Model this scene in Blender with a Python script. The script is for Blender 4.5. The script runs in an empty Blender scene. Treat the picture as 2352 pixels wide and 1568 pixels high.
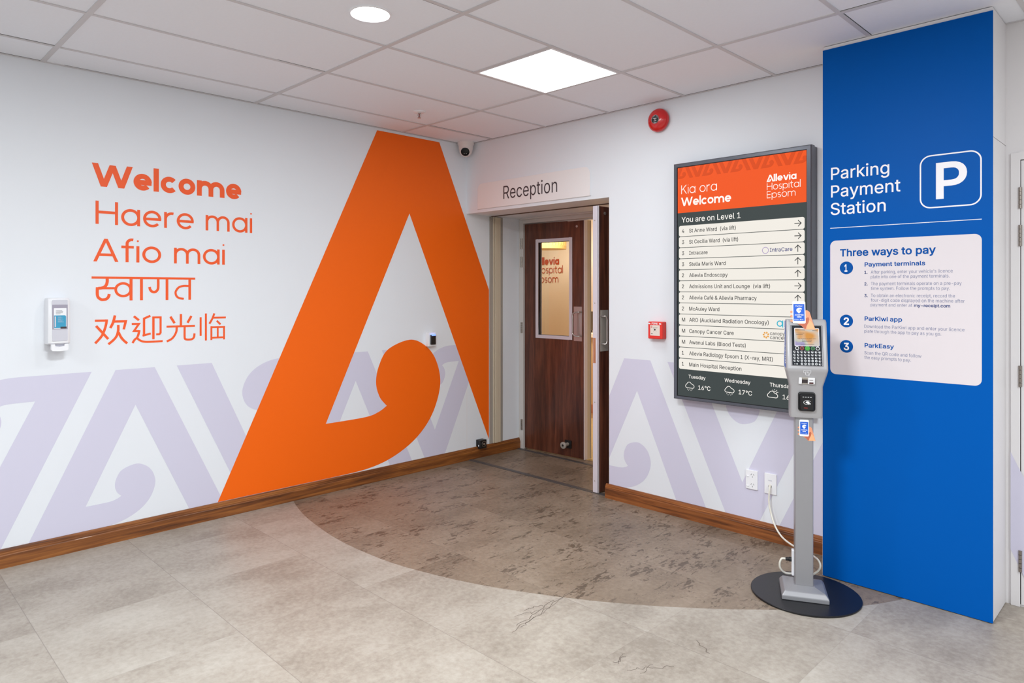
import bpy, bmesh, math
from mathutils import Vector, Matrix
PI = math.pi
S = bpy.context.scene
COL = S.collection

# ------------------------------------------------------------------ camera, world, light, exposure
H_CAM, CX, CY = 1.478, 4.512, -3.956
CEIL = 2.733
cam = bpy.data.cameras.new('camera'); cam_o = bpy.data.objects.new('camera', cam); COL.objects.link(cam_o)
cam.sensor_width = 36; cam.lens = 1584.0 / 2352 * 36; cam.shift_y = -119 / 2352
cam_o.location = (CX, CY, H_CAM); cam_o.rotation_euler = (PI / 2, 0, PI / 4)
S.camera = cam_o
S.view_settings.view_transform = 'Standard'; S.view_settings.look = 'None'
S.view_settings.gamma = 1; S.view_settings.use_curve_mapping = False
S.view_settings.exposure = -0.17
w = bpy.data.worlds.new('World'); S.world = w; w.use_nodes = True
w.node_tree.nodes['Background'].inputs[0].default_value = (0.90, 0.95, 1.0, 1)
w.node_tree.nodes['Background'].inputs[1].default_value = 0.80
S.cycles.use_denoising = True
S.cycles.max_bounces = 10; S.cycles.diffuse_bounces = 6
PANEL_L, DOWN_L = 12.0, 150.0

def area(name, loc, size, energy, col=(0.925, 0.985, 1.0), rot=(0, 0, 0)):
    l = bpy.data.lights.new(name, 'AREA'); l.shape = 'SQUARE'; l.size = size; l.energy = energy; l.color = col
    o = bpy.data.objects.new(name, l); COL.objects.link(o); o.location = loc; o.rotation_euler = rot
    return o
# unseen panel lamps added behind and beside the camera to brighten the lobby
for x, y, e in ((1.84, -5.8, 40), (3.04, -3.1, 105), (4.85, -4.9, 70), (5.45, -1.9, 50), (7.2, -3.4, 80)):
    area('added_panel_lamp', (x, y, CEIL - 0.01), 0.55, e)
area('reception_lamp', (-0.6, 1.7, 2.55), 0.6, 74, (1, 0.95, 0.90))

# ------------------------------------------------------------------ materials
def lin(r, g, b):
    f = lambda c: c / 12.92 if c <= 0.04045 else ((c + 0.055) / 1.055) ** 2.4
    return (f(r / 255), f(g / 255), f(b / 255), 1)

def mat(name, rgb, rough=0.5, metal=0.0, spec=0.5, coat=0.0, noise=None):
    m = bpy.data.materials.new(name); m.use_nodes = True
    nt = m.node_tree; b = nt.nodes['Principled BSDF']
    c = lin(*rgb)
    b.inputs['Base Color'].default_value = c
    b.inputs['Roughness'].default_value = rough; b.inputs['Metallic'].default_value = metal
    b.inputs['Specular IOR Level'].default_value = spec; b.inputs['Coat Weight'].default_value = coat
    if noise:   # (scale, amount): faint mottling of the surface itself
        tc = nt.nodes.new('ShaderNodeTexCoord'); n = nt.nodes.new('ShaderNodeTexNoise')
        n.inputs['Scale'].default_value = noise[0]; n.inputs['Detail'].default_value = 4
        nt.links.new(tc.outputs['Object'], n.inputs['Vector'])
        mx = nt.nodes.new('ShaderNodeMix'); mx.data_type = 'RGBA'
        mx.inputs['A'].default_value = tuple(v * (1 - noise[1]) for v in c[:3]) + (1,)
        mx.inputs['B'].default_value = tuple(min(1, v * (1 + noise[1])) for v in c[:3]) + (1,)
        nt.links.new(n.outputs['Fac'], mx.inputs['Factor']); nt.links.new(mx.outputs['Result'], b.inputs['Base Color'])
    return m

def emit(name, rgb, strength=1.125, base=None):
    m = bpy.data.materials.new(name); m.use_nodes = True
    b = m.node_tree.nodes['Principled BSDF']; c = lin(*rgb)
    b.inputs['Base Color'].default_value = (0.01, 0.01, 0.01, 1); b.inputs['Roughness'].default_value = 0.45
    b.inputs['Specular IOR Level'].default_value = 0.1
    b.inputs['Emission Color'].default_value = c; b.inputs['Emission Strength'].default_value = strength
    return m

def nodes(m): return m.node_tree, m.node_tree.nodes['Principled BSDF']
def N(nt, t, **kw):
    n = nt.nodes.new(t)
    for k, v in kw.items(): setattr(n, k, v)
    return n
def ramp(nt, stops):
    r = N(nt, 'ShaderNodeValToRGB'); e = r.color_ramp.elements
    e[0].position, e[0].color = stops[0]; e[1].position, e[1].color = stops[-1]
    for p, c in stops[1:-1]:
        q = e.new(p); q.color = c
    return r
def math_(nt, op, a, b=None):
    n = N(nt, 'ShaderNodeMath', operation=op)
    for i, v in enumerate((a, b)):
        if v is None: continue
        if isinstance(v, (int, float)): n.inputs[i].default_value = v
        else: nt.links.new(v, n.inputs[i])
    return n.outputs[0]

def wood(name, dark, mid, light, axis, scale, stretch, rough=0.5, coat=0.05):
    m = mat(name, mid, rough, coat=coat); nt, b = nodes(m)
    tc = N(nt, 'ShaderNodeTexCoord'); mp = N(nt, 'ShaderNodeMapping')
    sc = [scale] * 3; sc[axis] = scale / stretch; mp.inputs['Scale'].default_value = sc
    nt.links.new(tc.outputs['Object'], mp.inputs['Vector'])
    n1 = N(nt, 'ShaderNodeTexNoise'); n1.inputs['Scale'].default_value = 1.0; n1.inputs['Detail'].default_value = 6
    n1.inputs['Distortion'].default_value = 0.7
    nt.links.new(mp.outputs['Vector'], n1.inputs['Vector'])
    n2 = N(nt, 'ShaderNodeTexNoise'); n2.inputs['Scale'].default_value = 5.0; n2.inputs['Detail'].default_value = 3
    nt.links.new(mp.outputs['Vector'], n2.inputs['Vector'])
    s = math_(nt, 'ADD', math_(nt, 'MULTIPLY', n1.outputs['Fac'], 0.75), math_(nt, 'MULTIPLY', n2.outputs['Fac'], 0.25))
    r = ramp(nt, [(0.33, lin(*dark)), (0.5, lin(*mid)), (0.66, lin(*light))])
    nt.links.new(s, r.inputs['Fac']); nt.links.new(r.outputs['Color'], b.inputs['Base Color'])
    return m

TILE, TX, TY = 0.622, 0.330, -2.060
def floor_mat(name, dark):
    m = mat(name, (180, 170, 160), 0.42, spec=0.35); nt, b = nodes(m)
    tc = N(nt, 'ShaderNodeTexCoord'); sx = N(nt, 'ShaderNodeSeparateXYZ'); nt.links.new(tc.outputs['Object'], sx.inputs[0])
    u = math_(nt, 'DIVIDE', math_(nt, 'SUBTRACT', sx.outputs['X'], TX), TILE)
    v = math_(nt, 'DIVIDE', math_(nt, 'SUBTRACT', sx.outputs['Y'], TY), TILE)
    fu, fv = math_(nt, 'FRACT', u), math_(nt, 'FRACT', v)
    iu, iv = math_(nt, 'FLOOR', u), math_(nt, 'FLOOR', v)
    cb = N(nt, 'ShaderNodeCombineXYZ'); nt.links.new(iu, cb.inputs[0]); nt.links.new(iv, cb.inputs[1])
    wn = N(nt, 'ShaderNodeTexWhiteNoise', noise_dimensions='3D'); nt.links.new(cb.outputs[0], wn.inputs['Vector'])
    # each tile samples its own stretch of the printed stone
    off = N(nt, 'ShaderNodeVectorMath', operation='SCALE'); nt.links.new(wn.outputs['Color'], off.inputs[0]); off.inputs['Scale'].default_value = 40
    add = N(nt, 'ShaderNodeVectorMath', operation='ADD'); nt.links.new(tc.outputs['Object'], add.inputs[0]); nt.links.new(off.outputs[0], add.inputs[1])
    mp = N(nt, 'ShaderNodeMapping'); nt.links.new(add.outputs[0], mp.inputs['Vector'])
    mp.inputs['Scale'].default_value = (1.9, 1.0, 1)
    n1 = N(nt, 'ShaderNodeTexNoise'); n1.inputs['Scale'].default_value = 2.0; n1.inputs['Detail'].default_value = 7; n1.inputs['Roughness'].default_value = 0.6
    nt.links.new(mp.outputs[0], n1.inputs['Vector'])
    n2 = N(nt, 'ShaderNodeTexNoise'); n2.inputs['Scale'].default_value = 42; n2.inputs['Detail'].default_value = 5; n2.inputs['Roughness'].default_value = 0.65
    nt.links.new(add.outputs[0], n2.inputs['Vector'])
    s = math_(nt, 'ADD', math_(nt, 'MULTIPLY', n1.outputs['Fac'], 0.58), math_(nt, 'MULTIPLY', n2.outputs['Fac'], 0.42))
    s = math_(nt, 'ADD', s, math_(nt, 'MULTIPLY', math_(nt, 'SUBTRACT', wn.outputs['Value'], 0.5), 0.10))
    if dark:
        r = ramp(nt, [(0.32, lin(108, 94, 80)), (0.5, lin(133, 117, 101)), (0.68, lin(150, 134, 118))])
    else:
        r = ramp(nt, [(0.34, lin(140, 130, 119)), (0.5, lin(163, 154, 143)), (0.66, lin(178, 171, 161))])
    nt.links.new(s, r.inputs['Fac']); col = r.outputs['Color']
    if dark:    # dark worn flecks of the printed pattern, drawn out along the tile
        mp2 = N(nt, 'ShaderNodeMapping'); nt.links.new(add.outputs[0], mp2.inputs['Vector']); mp2.inputs['Scale'].default_value = (44, 17, 1)
        n3 = N(nt, 'ShaderNodeTexNoise'); n3.inputs['Scale'].default_value = 1.0; n3.inputs['Detail'].default_value = 9; n3.inputs['Roughness'].default_value = 0.68; n3.inputs['Distortion'].default_value = 0.4
        nt.links.new(mp2.outputs[0], n3.inputs['Vector'])
        n4 = N(nt, 'ShaderNodeTexNoise'); n4.inputs['Scale'].default_value = 1.6; n4.inputs['Detail'].default_value = 2
        nt.links.new(mp2.outputs[0], n4.inputs['Vector']); n4.inputs['Scale'].default_value = 0.22
        t = math_(nt, 'ADD', n3.outputs['Fac'], math_(nt, 'MULTIPLY', math_(nt, 'SUBTRACT', n4.outputs['Fac'], 0.5), 0.5))
        k = ramp(nt, [(0.56, (0, 0, 0, 1)), (0.63, (1, 1, 1, 1))]); nt.links.new(t, k.inputs['Fac'])
        mx = N(nt, 'ShaderNodeMix', data_type='RGBA'); mx.inputs['B'].default_value = lin(82, 69, 58)
        nt.links.new(math_(nt, 'MULTIPLY', k.outputs['Color'], 0.8), mx.inputs['Factor'])
        nt.links.new(col, mx.inputs['A']); col = mx.outputs['Result']
    # tile joints
    e = 0.0017 / TILE
    ju = math_(nt, 'LESS_THAN', math_(nt, 'ABSOLUTE', math_(nt, 'SUBTRACT', math_(nt, 'FRACT', math_(nt, 'ADD', u, 0.5)), 0.5)), e)
    jv = math_(nt, 'LESS_THAN', math_(nt, 'ABSOLUTE', math_(nt, 'SUBTRACT', math_(nt, 'FRACT', math_(nt, 'ADD', v, 0.5)), 0.5)), e)
    j = math_(nt, 'ADD', math_(nt, 'MULTIPLY', ju, 0.14), math_(nt, 'MULTIPLY', jv, 0.36))
    mx = N(nt, 'ShaderNodeMix', data_type='RGBA'); mx.inputs['B'].default_value = lin(92, 84, 78)
    nt.links.new(j, mx.inputs['Factor']); nt.links.new(col, mx.inputs['A'])
    nt.links.new(mx.outputs['Result'], b.inputs['Base Color'])
    bp = N(nt, 'ShaderNodeBump'); bp.inputs['Strength'].default_value = 0.08; bp.inputs['Distance'].default_value = 0.004
    nt.links.new(n2.outputs['Fac'], bp.inputs['Height']); nt.links.new(bp.outputs[0], b.inputs['Normal'])
    return m

M = {}
M['wall'] = mat('wall_paint', (229, 232, 238), 0.45, spec=0.35, noise=(3, 0.012))
M['wallplain'] = mat('wall_plain', (228, 225, 226), 0.5, spec=0.3)
M['ceil'] = mat('ceiling_tile', (236, 238, 245), 0.8, spec=0.2, noise=(60, 0.02))
M['grid'] = mat('ceiling_bar', (206, 203, 206), 0.5, spec=0.3)
M['gapdark'] = mat('shadow_gap', (50, 47, 47), 0.8)
M['lav'] = mat('lavender_print', (209, 206, 225), 0.45, spec=0.35)
M['orange'] = mat('orange_vinyl', (246, 104, 14), 0.42, spec=0.25)
M['letter'] = mat('orange_lettering', (243, 92, 38), 0.45, spec=0.35)
M['blue'] = mat('blue_vinyl', (0, 84, 168), 0.40, spec=0.06)
M['white'] = mat('white_vinyl', (240, 236, 240), 0.45)
M['cardwhite'] = mat('card_white', (216, 207, 211), 0.45)
M['darkblue'] = mat('dark_blue_print', (0, 78, 156), 0.5, spec=0.1)
M['greyblue'] = mat('grey_blue_print', (84, 98, 142), 0.5, spec=0.1)
M['navy'] = mat('navy_print', (16, 50, 112), 0.5, spec=0.1)
M['floor'] = floor_mat('floor_light', False); M['floord'] = floor_mat('floor_dark', True)
M['base'] = wood('skirting_wood', (70, 34, 10), (124, 70, 26), (156, 96, 42), 1, 40, 22)
M['base_x'] = wood('skirting_wood_cross', (74, 36, 12), (132, 74, 32), (162, 98, 48), 0, 40, 22)
M['door'] = wood('door_wood', (58, 28, 20), (88, 47, 32), (116, 66, 46), 2, 18, 11, 0.34, 0.15)
M['door_raw'] = wood('raw_wood', (150, 90, 56), (176, 112, 76), (190, 128, 92), 2, 40, 10)
M['frame'] = mat('door_frame_paint', (206, 200, 196), 0.45)
M['cream'] = mat('cream_strip', (204, 190, 168), 0.5)
M['alu'] = mat('aluminium', (206, 204, 208), 0.38, 0.7)
M['alulight'] = mat('aluminium_light', (222, 217, 226), 0.45, 0.25)
M['steel'] = mat('brushed_steel', (190, 184, 180), 0.32, 0.9)
M['steeldark'] = mat('dull_steel', (168, 162, 154), 0.45, 0.15)
M['hinge'] = mat('hinge_metal', (150, 140, 132), 0.35, 0.9)
M['black'] = mat('black_plastic', (20, 20, 22), 0.4)
M['matblack'] = mat('black_plate', (22, 22, 25), 0.35, 0.0, spec=0.4)
M['threshold'] = mat('threshold_strip', (96, 94, 94), 0.45, 0.4)
M['frame_grey'] = mat('screen_frame', (104, 106, 114), 0.25, 0.75, spec=0.6)
M['kiosk'] = mat('silver_paint', (150, 149, 153), 0.36, 0.35, noise=(30, 0.02))
M['kiosk_head'] = mat('silver_plastic', (164, 162, 165), 0.34, 0.15)
M['kblue'] = mat('kiosk_blue', (36, 88, 184), 0.45)
M['red'] = mat('red_enamel', (206, 22, 22), 0.22, spec=0.5, coat=0.4)
M['redbox'] = mat('red_plastic', (226, 46, 36), 0.4)
M['plastic'] = mat('white_plastic', (238, 238, 242), 0.3)
M['plastic2'] = mat('pale_grey_plastic', (205, 204, 214), 0.2, coat=0.3)
M['teal'] = mat('teal_label', (52, 152, 190), 0.4)
M['purple'] = mat('purple_grey', (158, 152, 168), 0.4)
M['ink'] = mat('dark_ink', (58, 50, 54), 0.5)
M['tape'] = mat('grey_ink', (120, 122, 128), 0.5)
M['signcream'] = mat('sign_cream', (238, 233, 233), 0.4)
M['cable'] = mat('white_cable', (226, 222, 210), 0.4)
M['skin'] = mat('printed_skin', (224, 148, 112), 0.45)
M['skin2'] = mat('printed_skin_dark', (184, 96, 68), 0.45)
M['skin3'] = mat('printed_skin_light', (238, 170, 122), 0.45)
M['cctv'] = mat('camera_housing', (226, 218, 216), 0.4)
M['lens'] = mat('camera_lens', (8, 7, 9), 0.15, spec=0.3)
M['clear'] = mat('reception_wall', (230, 212, 186), 0.6)
M['desk'] = mat('desk_timber', (196, 158, 110), 0.5)
M['rfloor'] = mat('reception_carpet', (176, 146, 92), 0.9, noise=(40, 0.25))
M['bronze'] = mat('sign_bronze', (178, 74, 44), 0.45)
M['gold'] = mat('pendant_gold', (232, 192, 112), 0.5, 0.2)
M['green'] = emit('green_button', (96, 208, 92), 0.8)
M['keydark'] = mat('keypad_panel', (38, 40, 46), 0.5, spec=0.1)
M['key'] = mat('key_grey', (196, 198, 202), 0.4)
M['led'] = emit('blue_led', (120, 150, 255), 2.5)
# a pane of thin glass
def glass(name):
    m = bpy.data.materials.new(name); m.use_nodes = True; nt = m.node_tree; nt.nodes.clear()
    out = N(nt, 'ShaderNodeOutputMaterial'); mx = N(nt, 'ShaderNodeMixShader')
    t = N(nt, 'ShaderNodeBsdfTransparent'); g = N(nt, 'ShaderNodeBsdfGlossy'); g.inputs['Roughness'].default_value = 0.02
    t.inputs[0].default_value = (0.96, 0.97, 0.96, 1)
    f = N(nt, 'ShaderNodeFresnel'); f.inputs[0].default_value = 1.35
    nt.links.new(f.outputs[0], mx.inputs[0]); nt.links.new(t.outputs[0], mx.inputs[1]); nt.links.new(g.outputs[0], mx.inputs[2])
    nt.links.new(mx.outputs[0], out.inputs[0]); return m
M['glass'] = glass('clear_glass')
# lit display colours
E_ = {k: emit('display_' + k, c) for k, c in dict(bg=(62, 70, 70), row=(242, 237, 228), orange=(243, 88, 28), orange2=(221, 76, 22),
      white=(255, 250, 244), ink=(52, 54, 54), navy=(48, 58, 122), mauve=(170, 150, 196), cyan=(40, 178, 206), amber=(232, 164, 70)).items()}

# ------------------------------------------------------------------ mesh helpers
class MB:
    """collects geometry, builds ONE mesh object"""
    def __init__(s): s.v = []; s.f = []; s.mi = []
    def add(s, verts, faces, mi=0):
        k = len(s.v); s.v += [tuple(p) for p in verts]; s.f += [tuple(i + k for i in f) for f in faces]; s.mi += [mi] * len(faces); return s
    def box(s, a, b, mi=0):
        (x0, y0, z0), (x1, y1, z1) = a, b
        v = [(x0, y0, z0), (x1, y0, z0), (x1, y1, z0), (x0, y1, z0), (x0, y0, z1), (x1, y0, z1), (x1, y1, z1), (x0, y1, z1)]
        return s.add(v, [(0, 3, 2, 1), (4, 5, 6, 7), (0, 1, 5, 4), (1, 2, 6, 5), (2, 3, 7, 6), (3, 0, 4, 7)], mi)
    def flat(s, F, v2, faces, n=0.0, mi=0):
        return s.add([F.p(u, v, n) for u, v in v2], faces, mi)
    def poly(s, F, pts, n=0.0, mi=0):
        return s.flat(F, pts, [tuple(range(len(pts)))], n, mi)
    def slab(s, F, pts, n0, n1, mi=0):
        """a closed outline given thickness from n0 to n1"""
        k = len(pts)
        v = [F.p(u, w_, n0) for u, w_ in pts] + [F.p(u, w_, n1) for u, w_ in pts]
        f = [tuple(range(k))[::-1], tuple(range(k, 2 * k))] + [(i, (i + 1) % k, k + (i + 1) % k, k + i) for i in range(k)]
        return s.add(v, f, mi)
    def fbox(s, F, u0, u1, v0, v1, n0, n1, mi=0):
        return s.slab(F, [(u0, v0), (u1, v0), (u1, v1), (u0, v1)], n0, n1, mi)
    def loft(s, rings, cap=True, mi=0):
        k = len(rings[0]); v = [p for r in rings for p in r]; f = []
        for j in range(len(rings) - 1):
            for i in range(k):
                f.append((j * k + i, j * k + (i + 1) % k, (j + 1) * k + (i + 1) % k, (j + 1) * k + i))
        if cap: f += [tuple(range(k))[::-1], tuple(range((len(rings) - 1) * k, len(rings) * k))]
        return s.add(v, f, mi)
    def lathe(s, O, A, prof, seg=40, mi=0):
        """prof: (radius, height along A)"""
        A = Vector(A).normalized(); X = A.orthogonal().normalized(); Y = A.cross(X); O = Vector(O)
        return s.loft([[O + A * h + X * (r * math.cos(2 * PI * i / seg)) + Y * (r * math.sin(2 * PI * i / seg)) for i in range(seg)] for r, h in prof], True, mi)
    def tube(s, pts, r, seg=10, mi=0):
        P = [Vector(p) for p in pts]; rings = []; up = None
        for i, p in enumerate(P):
            d = (P[min(i + 1, len(P) - 1)] - P[max(i - 1, 0)]).normalized()
            if up is None: up = d.orthogonal().normalized()
            up = (up - d * up.dot(d)).normalized(); q = d.cross(up)
            rings.append([p + up * (r * math.cos(2 * PI * j / seg)) + q * (r * math.sin(2 * PI * j / seg)) for j in range(seg)])
        return s.loft(rings, True, mi)
    def build(s, name, m, parent=None, smooth=False, bevel=0, seg=2):
        me = bpy.data.meshes.new(name); me.from_pydata(s.v, [], s.f)
        for x in (m if isinstance(m, (list, tuple)) else [m]): me.materials.append(x)
        for p, i in zip(me.polygons, s.mi): p.material_index = i
        bm = bmesh.new(); bm.from_mesh(me)
        if bevel: bmesh.ops.remove_doubles(bm, verts=bm.verts, dist=1e-6)
        bmesh.ops.recalc_face_normals(bm, faces=bm.faces) if (bevel or smooth) else None
        bm.to_mesh(me); bm.free(); me.update()
        if smooth:
            for p in me.polygons: p.use_smooth = True
            try: me.set_sharp_from_angle(angle=math.radians(38))
            except Exception: pass
        o = bpy.data.objects.new(name, me); COL.objects.link(o)
        if bevel:
            b = o.modifiers.new('bevel', 'BEVEL'); b.width = bevel; b.segments = seg; b.limit_method = 'ANGLE'; b.angle_limit = math.radians(30)
        if parent:
            o.parent = parent; o.matrix_parent_inverse = Matrix.Translation(parent_loc(parent)).inverted()
        return o
def parent_loc(o):
    v = Vector(o.location)
    return v if o.parent is None else v if o.type == 'EMPTY' else Vector((0, 0, 0))

class Frame:
    def __init__(s, O, U, V, Nn): s.O, s.U, s.V, s.N = Vector(O), Vector(U), Vector(V), Vector(Nn)
    def p(s, u, v, n=0.0): return s.O + s.U * u + s.V * v + s.N * n
FL = Frame((0, 0, 0), (0, 1, 0), (0, 0, 1), (1, 0, 0))       # left wall: u along the wall into the picture
FB = Frame((0, 0, 0), (1, 0, 0), (0, 0, 1), (0, -1, 0))      # back wall
FP = Frame((0, -0.3, 0), (1, 0, 0), (0, 0, 1), (0, -1, 0))   # face of the pillar

def thing(name, label, cat, loc=(0, 0, 0), group=None):
    o = bpy.data.objects.new(name, None); COL.objects.link(o); o.location = loc; o.empty_display_size = 0.1
    return tag(o, label, cat, group)
def tag(o, label, cat, group=None):
    o['label'] = label; o['category'] = cat
    if group: o['group'] = group
    return o
def struct(o): o['kind'] = 'structure'; return o
def lab(o, s): o['label'] = s; return o
def rect(u0, v0, u1, v1): return [(u0, v0), (u1, v0), (u1, v1), (u0, v1)]
def rrect(u0, v0, u1, v1, r, seg=8, corners='1111'):
    out = []
    for k, (cu, cv, a) in enumerate([(u1 - r, v1 - r, 0), (u0 + r, v1 - r, 90), (u0 + r, v0 + r, 180), (u1 - r, v0 + r, 270)]):
        if corners[k] == '1':
            out += [(cu + r * math.cos(math.radians(a + 90 * i / seg)), cv + r * math.sin(math.radians(a + 90 * i / seg))) for i in range(seg + 1)]
        else:
            out.append([(u1, v1), (u0, v1), (u0, v0), (u1, v0)][k])
    return out
def circ(u, v, r, seg=28, ry=None):
    return [(u + r * math.cos(2 * PI * i / seg), v + (ry or r) * math.sin(2 * PI * i / seg)) for i in range(seg)]
def ring(mb, F, out, inn, n, mi=0):
    k = len(out); mb.flat(F, out + inn, [(i, (i + 1) % k, k + (i + 1) % k, k + i) for i in range(k)], n, mi)
def spline(P, n=8):
    o = []
    for i in range(len(P) - 1):
        a, b, c, d = P[max(i - 1, 0)], P[i], P[i + 1], P[min(i + 2, len(P) - 1)]
        for k in range(n):
            t = k / n
            o.append(tuple(0.5 * (2 * b[j] + (c[j] - a[j]) * t + (2 * a[j] - 5 * b[j] + 4 * c[j] - d[j]) * t * t + (3 * b[j] - a[j] - 3 * c[j] + d[j]) * t ** 3) for j in range(len(b))))
    return o + [tuple(P[-1])]
def ribbon(pts, w_, closed=False, lim=4.0):
    """flat stroke of width w_ along a polyline -> verts, faces"""
    pts = [p for i, p in enumerate(pts) if i == 0 or abs(p[0] - pts[i - 1][0]) + abs(p[1] - pts[i - 1][1]) > 1e-6]
    n = len(pts); h = w_ / 2; V = [Vector(p) for p in pts]; out = []
    for i in range(n):
        a = V[i - 1] if (i > 0 or closed) else None
        b = V[(i + 1) % n] if (i < n - 1 or closed) else None
        d1 = (V[i] - a).normalized() if a is not None else None
        d2 = (b - V[i]).normalized() if b is not None else None
        if d1 is None: d1 = d2
        if d2 is None: d2 = d1
        n1, n2 = Vector((-d1.y, d1.x)), Vector((-d2.y, d2.x)); m = n1 + n2
        if m.length < 1e-6: m = n1
        m.normalize(); k = min(1 / max(m.dot(n1), 0.05), lim)
        out += [tuple(V[i] + m * h * k), tuple(V[i] - m * h * k)]
    f = [(2 * i + 1, 2 * ((i + 1) % n) + 1, 2 * ((i + 1) % n), 2 * i) for i in range(n if closed else n - 1)]
    return out, f
def outline(pts, w_, closed=False):
    v, _ = ribbon(pts, w_, closed); a, b = v[0::2], v[1::2]
    if not closed: return [b + a[::-1]]
    return [a[::-1], b]
def clip(poly, u0, v0, u1, v1):
    for ax, lo, s in ((0, u0, 1), (0, u1, -1), (1, v0, 1), (1, v1, -1)):
        out = []
        for i in range(len(poly)):
            a, b = poly[i - 1], poly[i]
            ia, ib = (a[ax] - lo) * s >= 0, (b[ax] - lo) * s >= 0
            if ia != ib:
                t = (lo - a[ax]) / (b[ax] - a[ax]); out.append((a[0] + t * (b[0] - a[0]), a[1] + t * (b[1] - a[1])))
            if ib: out.append(b)
        poly = out
        if not poly: return []
    return poly
from mathutils.geometry import tessellate_polygon
def fill(mb, F, poly, n, mi=0):
    if len(poly) < 3: return
    q = []
    for p in poly:
        if not q or (abs(p[0] - q[-1][0]) + abs(p[1] - q[-1][1])) > 1e-6: q.append(p)
    if (abs(q[0][0] - q[-1][0]) + abs(q[0][1] - q[-1][1])) < 1e-6: q.pop()
    tr = tessellate_polygon([[Vector((p[0], p[1], 0)) for p in q]])
    fs = []
    for t in tr:
        a, b, c = (q[i] for i in t)
        fs.append(tuple(t) if (b[0] - a[0]) * (c[1] - a[1]) - (b[1] - a[1]) * (c[0] - a[0]) > 0 else tuple(t)[::-1])
    mb.flat(F, q, fs, n, mi)

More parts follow.
